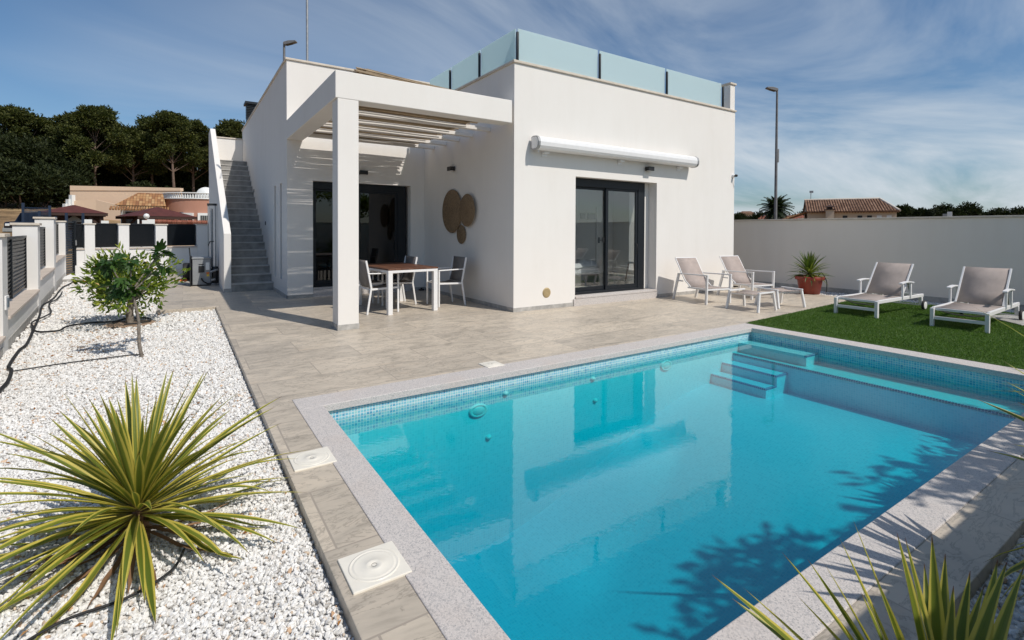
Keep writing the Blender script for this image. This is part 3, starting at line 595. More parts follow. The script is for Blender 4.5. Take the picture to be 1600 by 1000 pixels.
b = MB(); b.lathe([(0, .5), (.19, .5), (.2, .485), (.2, .47), (0, .465)], n=28); b.build('seat', mat['wmetal'], st)
for k in range(3):
    a = k * 2.094 + .5; b = MB(); b.tube([(.12 * math.cos(a), .12 * math.sin(a), .47), (.2 * math.cos(a), .2 * math.sin(a), 0)], [.018, .012], 8); b.build('leg', mat['lwood'], st)
pic = thing('wall_picture', 'pair of small grey frames on the bedroom wall behind the glass', 'picture', (10.35, 11.58, 1.95))
b = MB(); b.box(-.25, -.05, -.02, .02, -.09, .09); b.build('frame', mat['grey'], pic, .004); b = MB(); b.box(.05, .35, -.02, .02, -.09, .09); b.build('frame', mat['grey'], pic, .004)

# ------------------------------------------------------------------ pergola
pg = thing('pergola', 'white concrete pergola with one square column over the dining corner', 'pergola', (1.9, 7.614, 0))
CX, CY = 1.925, 7.614
b = MB(); b.box(CX, CX + .31, CY, CY + .31, -.02, 3.444); o = b.build('column', mat['white'], pg, .008, True)
b = MB(); b.box(CX - .006, CX + .316, CY - .006, CY + .316, 0, .085); b.build('column_base', mat['skirt'], o, .002, True)
b = MB(); b.box(CX - .032, 5.0, CY - .003, CY + .31, 3.445, 3.852); b.build('front_beam', mat['white'], pg, .01, True)
b = MB(); b.box(CX - .032, CX + .29, CY + .31, YL - .001, 3.445, 3.852); b.build('side_beam', mat['white'], pg, .01, True)
for y in (8.48, 9.18, 9.80, 10.43, 11.08):
    b = MB(); b.box(CX + .29, XC - .001, y, y + .11, 3.442, 3.515); b.build('slat', mat['white'], pg, .006, True)
# reed mat lying on the slats, its front end rolled up on the beam
rm = thing('reed_mat', 'dry tan reed mat laid over the pergola slats with its front edge rolled up', 'reed mat', (3.3, 9.5, 3.52))
b = MB(); y = 7.98
slat_y = (8.48, 9.18, 9.80, 10.43, 11.08)
while y < 11.50:
    r_ = random.uniform(.006, .0095); x0 = 2.20 + random.uniform(0, .06); x1 = 4.66 + random.uniform(-.16, .05); ph = random.uniform(0, 6); am = random.uniform(.001, .005); tl = random.uniform(-.012, .012); zz = 3.528 + random.uniform(0, .014)
    near = any(-.075 < y - q < -.005 for q in slat_y[:4])
    b.tube([(x0 + (x1 - x0) * t / 6, y + am * math.sin(ph + t * 1.1) + tl * (t / 6 - .5), zz + .004 * math.sin(t + ph)) for t in range(7)], r_, 5, False)
    y += r_ * 2 + (random.uniform(.012, .020) if near else random.uniform(-.008, -.001) if random.random() < .985 or y > 10.8 else random.uniform(.004, .012))
b.build('cane_layer', mat['reed'], rm, 0, True)
b = MB()
for k in range(95):
    a = random.uniform(0, 6.28); rr = .075 * math.sqrt(random.random()); x0 = 2.36 + random.uniform(-.13, .05); x1 = 4.55 + random.uniform(-.15, .1); t0 = .55 + .45 * random.random()
    b.tube([(x0 + (x1 - x0) * t / 5, 7.82 + rr * math.cos(a + .25 * t), 3.93 - .10 * t / 5 + rr * math.sin(a + .25 * t) * (1 - .6 * t / 5)) for t in range(6)], random.uniform(.007, .012), 5)
b.build('rolled_edge', mat['reed'], rm, 0, True)

# ------------------------------------------------------------------ outside staircase
stc = thing('staircase', 'outdoor staircase of grey tiled steps behind a sloping white parapet', 'staircase', (1.4, 13.68, 0))
n_, ri = 20, .1925; tr_ = .31; y0 = 13.69
for k in range(n_):
    b = MB(); b.box(.98, XL - .002, y0 + k * tr_, (y0 + (k + 1) * tr_ + .001) if k < n_ - 1 else 21.0, (k * ri - .02) if k else -.05, (k + 1) * ri - .028); o = b.build('step', mat['step'], stc, 0, True)
    b = MB(); b.box(.979, XL - .001, y0 + k * tr_ - .018, (y0 + (k + 1) * tr_ - .001) if k < n_ - 1 else 21.0, (k + 1) * ri - .027, (k + 1) * ri); b.build('tread', mat['stepnose'], o, .004, True)
b = MB(); b.prism_ax([(13.684, -.05), (21.19, -.05), (21.19, 4.95), (20.1, 4.95), (13.684, 1.40)], .825, .978, 'x'); b.build('parapet', mat['white'], stc, .008, True)
b = MB(); b.box(.979, XL - .001, 21.02, 21.19, -.05, 4.80); b.build('landing_wall', mat['white'], stc, .006, True)
b = MB(); b.box(.979, XL - .001, 20.99, 21.22, 4.801, 4.845); b.build('wall_coping', mat['capstone'], stc, .006, True)
b = MB(); b.box(.819, .984, 13.676, 13.683, 0, .085); b.build('skirting', mat['skirt'], stc, 0, True)

# ------------------------------------------------------------------ glass balustrade on the roof
gb = thing('glass_balustrade', 'frosted glass balustrade with short black posts round the roof terrace', 'balustrade', (8, 7.72, 4.6))
yg = YF + .09; xg = XC + .1
posts = [xg + .0, 7.217, 9.295, 11.42]
for i in range(3):
    b = MB(); b.box(posts[i] + (.022 if i else .03), posts[i + 1] - .03, yg - .006, yg + .006, 4.625, 5.228); b.build('glass_panel', mat['frost'], gb, .002, True)
yp = [yg, 9.05, 10.4, 11.62]
for i in range(3):
    b = MB(); b.box(xg - .006, xg + .006, yp[i] + .03, yp[i + 1] - .022, 4.625, 5.228); b.build('glass_panel', mat['frost'], gb, .002, True)
for x in posts: b = MB(); b.tube([(x, yg - .035, 4.606), (x, yg - .035, 5.135), (x, yg - .035, 5.15)], [.027, .027, .018], 14); b.build('post', mat['dark'], gb, 0, True)
for y in yp[1:3]: b = MB(); b.tube([(xg - .035, y, 4.606), (xg - .035, y, 5.135), (xg - .035, y, 5.15)], [.027, .027, .018], 14); b.build('post', mat['dark'], gb, 0, True)
ah = MB(); ah.tube([(5.2, 11.2, 5.0), (5.2, 11.2, 5.22), (5.1, 11.3, 5.26)], .01, 6)

# awning cassette
aw = thing('awning', 'closed white awning cassette mounted above the front sliding door', 'awning', (7.74, YF, 3.12))
prof = [(YF - .05, 3.225), (YF - .10, 3.243), (YF - .20, 3.235), (YF - .255, 3.20), (YF - .275, 3.13), (YF - .268, 3.06), (YF - .24, 3.015), (YF - .19, 2.995), (YF - .08, 2.998), (YF - .05, 3.02)]
b = MB(); b.prism_ax(prof, 5.47, 10.0, 'x'); b.build('cassette', mat['wmetal'], aw, .006, True)
big = [((p[0] - (YF - .165)) * 1.06 + YF - .165, (p[1] - 3.12) * 1.06 + 3.12) for p in prof]; sm = [((p[0] - (YF - .165)) * .86 + YF - .165, (p[1] - 3.12) * .86 + 3.12) for p in prof]
for x0, x1, xa, xb in ((5.42, 5.469, 5.413, 5.4195), (10.001, 10.05, 10.0505, 10.057)):
    b = MB(); b.prism_ax(big, x0, x1, 'x'); o = b.build('end_cap', mat['galv'], aw, .006, True); b = MB(); b.prism_ax(sm, xa, xb, 'x'); b.build('cap_plate', mat['wmetal'], o, .002, True)
for x in (5.75, 7.75, 9.65):
    b = MB(); b.box(x - .06, x + .06, YF - .1, YF - .001, 2.95, 2.994); b.box(x - .06, x + .06, YF - .02, YF - .001, 2.90, 2.9495); b.build('bracket', mat['wmetal'], aw, .004, True)
b = MB(); b.tube([(5.5, YF - .17, 2.99), (5.5, YF - .17, 2.945)], .012, 8); b.build('crank_eye', mat['wmetal'], aw, 0, True)
# wall lamps
def wlamp(loc, rz, label):
    t = thing('wall_lamp', label, 'wall lamp', loc, rz, 'black box wall lamps')
    b = MB(); b.box(-.09, .09, -.13, -.02, -.045, .045); b.build('lamp_body', mat['black'], t, .004); b = MB(); b.box(-.05, .05, -.0195, 0, -.04, .04); b.build('wall_plate', mat['black'], t, .002)
    b = MB(); b.box(-.07, .07, -.11, -.04, -.047, -.0455); b.build('diffuser', mat['tank'], t)
wlamp((8.6, YF, 2.868), 0, 'small black box lamp under the awning by the front sliding door')
wlamp((3.53, YL, 2.83), 0, 'small black box lamp above the dark sliding door under the pergola')
wlamp((XC, 10.07, 2.865), -PI / 2, 'small black box lamp on the side wall above the woven discs')
# security camera
sc_ = thing('security_camera', 'tiny white and black camera on the right corner of the facade', 'camera', (11.79, YF, 2.92))
b = MB(); b.lathe([(0, -.06), (.03, -.06), (.045, -.03), (.045, 0)], n=18, axis='y'); b.build('base', mat['wmetal'], sc_); b = MB(); b.lathe([(0, -.13), (.025, -.125), (.034, -.1), (.03, -.061)], n=16, axis='y'); b.build('lens_dome', mat['black'], sc_)
b = MB(); b.tube([(.0, -.01, -.02), (-.02, -.02, -.12), (.03, -.01, -.22), (.05, -.008, -.3)], .005, 6); b.build('cable', mat['wmetal'], sc_)
# woven discs
def disc(y, z, r, x, label):
    t = tag(MB().lathe([(0, .012), (r * .3, .010), (r * .7, .006), (r * .97, .0), (r, -.006), (r * .97, -.012), (0, -.012)], n=56, axis='x').build('woven_disc', mat['weave']), label, 'wall decoration', 'woven discs hung on the side wall'); t.location = (x, y, z); t.rotation_euler = (random.uniform(0, 6), 0, 0); return t
disc(10.095, 1.925, .485, XC - .035, 'largest brown woven disc on the side wall, left of the other two')
disc(9.325, 1.922, .345, XC - .065, 'medium brown woven disc on the side wall, nearest the front corner')
disc(9.667, 1.41, .205, XC - .02, 'smallest brown woven disc, hanging lowest of the three on the wall')

# ------------------------------------------------------------------ dining table and chairs
tb = thing('dining_table', 'square white dining table with red brown board top under the pergola', 'table', (3.45, 9.33, 0), R(4))
hw, hl, zt = .49, .78, .815
b = MB(); b.box(-hw - .005, hw + .005, -hl - .005, hl + .005, zt - .028, zt); b.build('tabletop', mat['teak'], tb, .004)
b = MB(); z0_, z1_ = zt - .075, zt - .029
b.box(-hw, hw, -hl, -hl + .05, z0_, z1_); b.box(-hw, hw, hl - .05, hl, z0_, z1_); b.box(-hw, -hw + .05, -hl + .05, hl - .05, z0_, z1_); b.box(hw - .05, hw, -hl + .05, hl - .05, z0_, z1_); b.build('frame', mat['wmetal'], tb, .003)
for sx_ in (-1, 1):
    for sy_ in (-1, 1):
        b = MB(); xx, yy = sx_ * (hw - .0425), sy_ * (hl - .0425); b.box(xx - .042, xx + .042, yy - .042, yy + .042, 0, z0_ - .001); b.build('leg', mat['wmetal'], tb, .004)
def chair(label, loc, rz):
    t = thing('dining_chair', label, 'chair', loc, rz, 'grey mesh dining chairs round the table'); W = .27
    for s in (-1, 1):
        x = s * W; b = MB()
        b.bar((x, -.31, 0), (x, -.235, .47), .028, .034, (0, 1, 0)); b.bar((x, -.235, .47), (x, -.33, .955), .026, .034, (0, 1, 0)); b.build('rear_leg', mat['wmetal'], t, .004)
        b = MB(); b.bar((x, .27, 0), (x, .27, .70), .026, .032, (0, 1, 0)); b.build('front_leg', mat['wmetal'], t, .004)
        b = MB(); b.bar((x, .287, .712), (x, -.30, .725), .034, .022); b.build('armrest', mat['wmetal'], t, .005)
        b = MB(); b.bar((x, .255, .455), (x, -.225, .44), .024, .034); b.build('seat_rail', mat['wmetal'], t, .004)
    b = MB(); n = 8
    for i in range(n + 1):
        y = .25 - .48 * i / n; z = .472 - .03 * math.sin(PI * i / n) - .012 * i / n
        b.v += [(-W + .012, y, z), (W - .012, y, z)]
    for i in range(n): b.f.append((2 * i, 2 * i + 1, 2 * i + 3, 2 * i + 2)); b.smooth.append(True)
    o = b.build('seat', mat['fabric2'], t); o.modifiers.new('Solid', 'SOLIDIFY').thickness = .006
    b = MB()
    for i in range(n + 1):
        k = i / n; z = .47 + .49 * k; y = -.235 - .098 * k - .02 * math.sin(PI * k); b.v += [(-W + .01, y, z), (W - .01, y, z)]
    for i in range(n): b.f.append((2 * i, 2 * i + 1, 2 * i + 3, 2 * i + 2)); b.smooth.append(True)
    o = b.build('backrest', mat['fabric2'], t); o.modifiers.new('Solid', 'SOLIDIFY').thickness = .006
    for ya, za in ((-.24, .435), (.262, .45)): b = MB(); b.bar((-W, ya, za), (W, ya, za), .025, .02); b.build('cross_rail', mat['wmetal'], t, .003)
    return t
c0 = chair('grey mesh dining chair at the near left of the table, close to the pergola column', (3.02, 9.07, 0), -PI / 2 + R(3))
dup(c0, (3.02, 9.92, 0), -PI / 2 + R(2), 'grey mesh dining chair mostly hidden behind the pergola column')
dup(c0, (3.62, 9.77, 0), PI / 2 + R(2), 'grey mesh dining chair pushed in at the far right side of the table')
dup(c0, (4.44, 9.20, 0), PI / 2 + R(1), 'grey mesh dining chair pulled out on the right near the woven discs')
t = thing('door_stop', 'small black door stop on the paving in the recess corner', 'door stop', (4.97, 11.64, 0)); b = MB(); b.box(-.06, .06, -.04, .04, 0, .035); b.build('base', mat['black'], t, .006); b = MB(); b.tube([(0, 0, .035), (0, 0, .065)], .025, 10); b.build('rubber_knob', mat['rubber'], t)

# ------------------------------------------------------------------ lounge chairs, footstools, sun loungers, pot
def sling(pts, W, name, parent, mt, th=.008):
    b = MB()
    for (y, z) in pts: b.v += [(-W, y, z), (0, y, z - .004), (W, y, z)]
    for i in range(len(pts) - 1):
        for j in (0, 1): k = 3 * i + j; b.f.append((k, k + 1, k + 4, k + 3)); b.smooth.append(True)
    o = b.build(name, mt, parent); o.modifiers.new('Solid', 'SOLIDIFY').thickness = th; return o
def lounge(label, loc, rz):
    t = thing('lounge_chair', label, 'lounge chair', loc, rz, 'reclining lounge chairs against the facade'); W = .32
    bk = [(-.06, .315), (-.20, .42), (-.34, .60), (-.46, .80), (-.53, .90)]
    for s in (-1, 1):
        x = s * W
        b = MB(); b.bar((x, .42, 0), (x, .44, .585), .035, .05, (0, 1, 0)); b.build('front_leg', mat['wmetal'], t, .005)
        b = MB(); b.bar((x, -.55, 0), (x, -.38, .565), .035, .055, (0, 1, 0)); b.build('rear_leg', mat['wmetal'], t, .005)
        b = MB(); b.bar((x, .466, .597), (x, -.41, .575), .04, .026); b.build('armrest', mat['wmetal'], t, .006)
        b = MB(); b.bar((x * .93, .42, .30), (x * .93, -.10, .30), .025, .035); b.build('seat_rail', mat['wmetal'], t, .004)
        b = MB(); q = [(x * .9, y, z) for y, z in bk]; b.tube(q, .014, 8); b.build('back_post', mat['wmetal'], t)
        b = MB(); b.bar((x * .95, -.27, .42), (x * .98, -.45, .42), .02, .03); b.build('stay', mat['wmetal'], t, .003)
    for ya in (.43, -.1): b = MB(); b.bar((-W, ya, .298), (W, ya, .298), .03, .03); b.build('cross_rail', mat['wmetal'], t, .004)
    b = MB(); b.tube([(-.29, -.53, .905), (.29, -.53, .905)], .014, 8); b.build('head_rail', mat['wmetal'], t)
    sling([(.42, .32), (.2, .305), (-.02, .30), (-.1, .31)], .29, 'seat', t, mat['fabric']); sling([(y + .004, z) for y, z in [(-.08, .315), (-.20, .425), (-.28, .52), (-.36, .635), (-.46, .80), (-.53, .90)]], .285, 'backrest', t, mat['fabric']); return t
l0 = lounge('taupe reclining lounge chair nearest the front sliding door', (9.33, 6.72, 0), R(180 + 0) - R(10))
dup(l0, (10.86, 6.66, 0), R(180) - R(10), 'taupe reclining lounge chair at the right end of the white facade')
def footstool(label, loc, rz):
    t = thing('footstool', label, 'footstool', loc, rz, 'white framed footstools'); W, D = .30, .27
    for sx_ in (-1, 1):
        for sy_ in (-1, 1):
            b = MB(); b.bar((sx_ * (W + .02), sy_ * (D + .03), 0), (sx_ * W, sy_ * (D - .04), .345), .036, .045, (0, 1, 0)); b.build('leg', mat['wmetal'], t, .004)
        b = MB(); b.bar((sx_ * W, -D + .01, .35), (sx_ * W, D - .01, .35), .04, .028); b.build('rail', mat['wmetal'], t, .005)
    for ya in (D - .06, -D + .06): b = MB(); b.bar((-W + .02, ya, .30), (W - .02, ya, .30), .03, .02); b.build('cross_rail', mat['wmetal'], t, .004)
    sling([(-D + .02, .335), (-.1, .315), (.1, .315), (D - .02, .335)], W - .02, 'seat', t, mat['fabric']); return t
f0 = footstool('white framed footstool nearest the pool edge, in front of the left lounge chair', (9.15, 5.52, 0), PI / 2)
dup(f0, (10.08, 5.47, 0), PI - R(17), 'white framed footstool in front of the right lounge chair')
def lounger(label, loc, rz):
    t = thing('sun_lounger', label, 'sun lounger', loc, rz, 'sun loungers on the turf'); W = .325; zr = .285
    for s in (-1, 1):
        x = s * W
        b = MB(); b.bar((x, .04, 0), (x, .04, .30), .05, .06, (0, 1, 0)); b.build('front_leg', mat['wmetal'], t, .006)
        b = MB(); b.bar((x, .071, zr), (x, 1.98, zr), .04, .06); b.build('side_rail', mat['wmetal'], t, .006)
        b = MB(); b.bar((x, 1.9, .10), (x, 1.9, zr - .031), .05, .06, (0, 1, 0)); b.build('rear_leg', mat['wmetal'], t, .006)
        w_ = MB(); w_.lathe([(.0, -.022), (.075, -.022), (.095, -.015), (.10, 0), (.095, .015), (.075, .022), (0, .022)], (s * (W + .055), 1.9, .10), 28, 'x'); w = w_.build('wheel', mat['rubber'], t)
        w_ = MB(); w_.lathe([(0, -.026), (.06, -.026), (.073, -.0235), (.0735, .0235), (.06, .026), (0, .026)], (s * (W + .055), 1.9, .10), 24, 'x'); w_.build('hub', mat['wmetal'], w)
        for ya, za in ((1.02, .545), (1.36, .555)): a = MB(); a.bar((x + s * .02, ya, .28), (x + s * .02, ya, za), .03, .045, (0, 1, 0)); a.build('arm_post', mat['wmetal'], t, .004)
        a = MB(); n = 8; pts = [(.93 + .52 * i / n, .56 + .022 * math.sin(PI * i / n)) for i in range(n + 1)]
        for y, z in pts: xx = x + s * .02; a.v += [(xx - .03, y, z - .012), (xx + .03, y, z - .012), (xx + .03, y, z + .012), (xx - .03, y, z + .012)]
        for i in range(n):
            for j in range(4): k = 4 * i; a.f.append((k + j, k + (j + 1) % 4, k + 4 + (j + 1) % 4, k + 4 + j)); a.smooth.append(False)
        a.f += [(3, 2, 1, 0), (4 * n, 4 * n + 1, 4 * n + 2, 4 * n + 3)]; a.smooth += [False, False]; a.build('armrest', mat['wmetal'], t, .004)
        a = MB(); a.bar((x * .91, 1.12, .31), (x * .91, 1.60, .895), .028, .03, (0, 1, 0)); a.build('back_post', mat['wmetal'], t, .004)
        a = MB(); a.bar((x * .88, 1.38, .60), (x * .88, 1.55, .29), .018, .02, (0, 1, 0)); a.build('back_stay', mat['galv'], t)
    for ya, za, hw_ in ((.04, .15, .05), (.085, zr, .04), (1.96, zr, .04)): b = MB(); b.bar((-W + .025, ya, za), (W - .025, ya, za), .03, hw_); b.build('cross_rail', mat['wmetal'], t, .004)
    b = MB(); b.bar((-W - .02, 1.9, .10), (W + .02, 1.9, .10), .02, .02); b.build('axle', mat['wmetal'], t, .004)
    b = MB(); b.tube([(-.29, .3, .24), (-.12, .3, .20), (.12, .3, .20), (.29, .3, .24)], .012, 8); b.build('spring_bar', mat['galv'], t)
    sling([(.10, .312), (.4, .296), (.8, .296), (1.1, .312)], .305, 'seat', t, mat['fabric']); sling([(1.12, .325), (1.28, .505), (1.44, .71), (1.60, .90)], .292, 'backrest', t, mat['fabric']); return t
s0 = lounger('taupe sun lounger with white arms beside the terracotta pot', (9.98, 4.08, 0), -PI / 2 + R(-1))
dup(s0, (9.92, 2.64, 0), -PI / 2 + R(2), 'taupe sun lounger on the turf nearest the right edge of the photo')
pt = thing('flower_pot', 'round terracotta red plastic pot against the shaded garden wall', 'flower pot', (12.72, 6.18, 0))
b = MB(); b.lathe([(0, 0), (.20, 0), (.215, .01), (.27, .33), (.275, .34), (.31, .34), (.315, .355), (.318, .41), (.31, .42), (.29, .42), (.28, .36), (0, .35)], n=36); b.build('pot_body', mat['redclay'], pt)
b = MB(); b.lathe([(0, .372), (.15, .378), (.279, .366)], n=24); b.build('soil', mat['soil'], pt)
def strap_plant(name, label, loc, leaves, mt, W=.028, grp=None, segs=9, stem=True, cat='plant', up=0.0, dry=()):
    """leaves: list of (azimuth, elevation, length, droop, width factor) or ('to', tip vector local, bow)"""
    t = thing(name, label, cat, loc, 0, grp)
    leaf_set(leaves, loc, W, segs, up, 'leaves', mt, t)
    if dry: leaf_set(dry, loc, W, segs, up * .4, 'dead_leaves', mat['strapdry'], t)
    if stem: b = MB(); b.tube([(0, 0, -.03), (0, 0, up + .03), (0, 0, up + .09)], [.05, .045, .02], 10); b.build('stem', mat['strapdry'], t)
    return t
def leaf_set(leaves, loc, W, segs, up, nm, mt, t):
    Vv = []; Ff = []; UV = []
    for lf in leaves:
        if lf[0] == 'to':
            tip = Vector(lf[1]); bow = lf[2]; wf = lf[3]; base = Vector((random.uniform(-.03, .03), random.uniform(-.03, .03), up)); d = tip - base; hz = Vector((d.x, d.y, 0)); side = Vector((-d.y, d.x, 0)); side = side.normalized() if side.length > .01 else Vector((1, 0, 0))
            pts = [base + d * (i / segs) + Vector((0, 0, bow)) * math.sin(PI * i / segs) for i in range(segs + 1)]
        else:
            az, el, ln, dr, wf = lf; p = Vector((math.cos(az) * .02, math.sin(az) * .02, up + .03 + .09 * max(0, math.sin(el)))); side = Vector((-math.sin(az), math.cos(az), 0)); pts = [p.copy()]; twist = random.uniform(-.1, .1)
            for i in range(segs):
                k = (i + 1) / segs; e = el - dr * k ** 1.5; p = p + Vector((math.cos(az + twist * k) * math.cos(e), math.sin(az + twist * k) * math.cos(e), math.sin(e))) * (ln / segs)
                if p.z + loc[2] < -.045: p.z = -.045 - loc[2] + random.uniform(0, .01)
                pts.append(p.copy())
        k0 = len(Vv); roll_ = random.uniform(-.5, .5)
        for i, p in enumerate(pts):
            k = i / segs; d = (pts[min(i + 1, segs)] - pts[max(0, i - 1)]).normalized(); sd_ = (side - d * side.dot(d)).normalized(); nn = d.cross(sd_).normalized()
            if nn.z < 0: nn = -nn
            sd2 = sd_ * math.cos(roll_ * k) + nn * math.sin(roll_ * k); n2 = d.cross(sd2).normalized(); n2 = n2 if n2.z > 0 else -n2
            ww = W * wf * (.60 + .55 * math.sin(min(1, k * 1.9) * PI / 2)) * (1 if k < .5 else max(.02, 1 - ((k - .5) / .5) ** 1.5)); fold = .30 * (1 - .45 * k)
            Vv += [p - sd2 * ww / 2 + n2 * ww * fold, p - sd2 * ww * .22 + n2 * ww * fold * .35, p, p + sd2 * ww * .22 + n2 * ww * fold * .35, p + sd2 * ww / 2 + n2 * ww * fold]
        for i in range(segs):
            for j in range(4):
                a = k0 + i * 5 + j; Ff += [a, a + 1, a + 6, a + 5]; u0, u1 = (0, .28, .5, .72, 1)[j], (0, .28, .5, .72, 1)[j + 1]; UV += [(u0, i / segs), (u1, i / segs), (u1, (i + 1) / segs), (u0, (i + 1) / segs)]
    npmesh(nm, np.array([tuple(v) for v in Vv]), np.array(Ff), mt, 4, t, np.array(UV), True)
def rosette(n, e0, e1, l0, l1, dr=.9, wmin=.8, wmax=1.15, pw=1.0):
    out = []
    for i in range(n):
        k = ((i + .5) / n) ** pw; el = e0 + (e1 - e0) * k; out.append((i * 2.39996 + random.uniform(-.25, .25), el + random.uniform(-.08, .08), l0 + (l1 - l0) * random.random() * (1 if k > .1 else .8), dr * (1 - el / 1.8) * random.uniform(.35, 1.5), random.uniform(wmin, wmax)))
    return out
strap_plant('potted_yucca', 'spiky green yucca growing in the terracotta pot', (12.72, 6.18, .38), [(a, e, l, d, w_) for a, e, l, d, w_ in rosette(85, R(88), R(-8), .42, .6, .8)], mat['needle'], .042, None, 6, True, 'plant', .02)
lv = [(a, e, l * (1 - .22 * max(0, math.sin(e)) ** 2), d, w_) for a, e, l, d, w_ in rosette(140, R(86), R(-9), .60, .86, .7, .65, 1.2, .8)]
strap_plant('strap_leaved_plant', 'large spiky rosette of yellow edged green leaves in the white gravel', (-.19, 3.08, -.05), lv, mat['strap'], .031, 'spiky strap leaved plants', 10, True, 'plant', .08, [(random.uniform(0, 6.28), R(random.uniform(-25, 5)), random.uniform(.3, .6), random.uniform(.3, .8), random.uniform(.4, .8)) for k in range(34)])

# front right plant: tips seen against the pool
tips = [(1332, 810, 1.36), (1311, 839, 1.42), (1222, 863, 1.40), (1262, 874, 1.46), (1287, 879, 1.34), (1401, 831, 1.44), (1414, 839, 1.36), (1456, 837, 1.38), (1477, 865, 1.46), (1516, 892, 1.40), (1559, 874, 1.44), (1574, 877, 1.36), (1112, 898, 1.38), (1160, 917, 1.45), (1144, 935, 1.5), (1368, 900, 1.3), (1444, 880, 1.55), (1490, 915, 1.3), (1425, 905, 1.34), (1538, 915, 1.42), (1345, 925, 1.5), (1600, 885, 1.5), (1245, 930, 1.44)]
BR = Vector((1.66, .45, -.05))
lv = []
for u, v, d in tips:
    cx_, cy_ = (u - 800) / 783.77, (v - 373.45) / 783.77; wv = Vector(right) * cx_ + Vector(down) * cy_ + Vector(fwd); p = Vector((0, 0, 1.5)) + wv * d - BR; lv.append(('to', p, .03, random.uniform(.85, 1.1)))
for a, e, l, d, w_ in rosette(60, R(75), R(-5), .5, .7, .8):
    if e < R(30) and not (R(60) < a % (2 * PI) < R(250)): lv.append((a, e, l * .7, d, w_))
strap_plant('strap_leaved_plant', 'spiky plant with upright yellow edged leaves at the bottom right corner', BR, lv, mat['strap'], .036, 'spiky strap leaved plants', 10, True, 'plant', .06)
B2 = Vector((4.75, .38, -.05)); lv = [('to', Vector((3.97, 1.0, 1.06)) - B2, .10, .9), ('to', Vector((4.217, 1.0, .50)) - B2, .12, .9), ('to', Vector((4.494, 1.0, .50)) - B2, .12, .8)] + [l for l in rosette(110, R(85), R(-5), .7, .95, .8) if not (PI * .2 < l[0] % (2 * PI) < PI * 1.3 and l[1] < R(72))]
strap_plant('strap_leaved_plant', 'spiky plant past the right edge, only long leaf tips crossing over the pool and turf', B2, lv, mat['strap'], .030, 'spiky strap leaved plants', 9, True, 'plant', .25)
def big_yucca(loc, up, lab, n=150, l0=.62, l1=.9):
    strap_plant('strap_leaved_plant', lab, Vector(loc), rosette(n, R(88), R(-35), l0, l1, .7), mat['strap'], .05, 'spiky strap leaved plants', 8, True, 'plant', up)
big_yucca((3.0, .02, -.05), .38, 'low dense spiky plant outside the right edge, shading the coping beside the upright leaves', 140, .58, .84)
big_yucca((5.9, .05, -.05), .45, 'low dense spiky plant outside the right edge, shading the far end of the near coping', 120, .6, .85)

# ------------------------------------------------------------------ garden wall, fences, gate
gw = thing('garden_wall', 'long plain white garden wall in shade behind the sun loungers', 'wall', (13.65, 6, 0))
b = MB(); b.box(13.62, 13.84, -.8, 23, -.12, 1.80); b.build('wall_body', mat['white2'], gw, .006, True); b = MB(); b.box(13.59, 13.87, -.8, 23, 1.801, 1.84); b.build('coping', mat['capstone'], gw, .006, True)
b = MB(); b.box(13.608, 13.6195, -.79, 23, -.1, .1); b.build('plinth', mat['skirt'], gw, 0, True)
nw = thing('garden_wall', 'white boundary wall behind the spiky plants, along the pool side facing the house', 'wall', (5, -.8, 0))
b = MB(); b.box(-1.1, 13.6, -.82, -.62, -.12, 1.80); b.build('wall_body', mat['white2'], nw, .006, True); b = MB(); b.box(-1.1, 13.585, -.85, -.59, 1.801, 1.84); b.build('coping', mat['capstone'], nw, .006, True)
fm = Matrix(((FN.x, FD.x, 0, FA.x), (FN.y, FD.y, 0, FA.y), (0, 0, 1, 0), (0, 0, 0, 1)))   # local x = inward, y = along
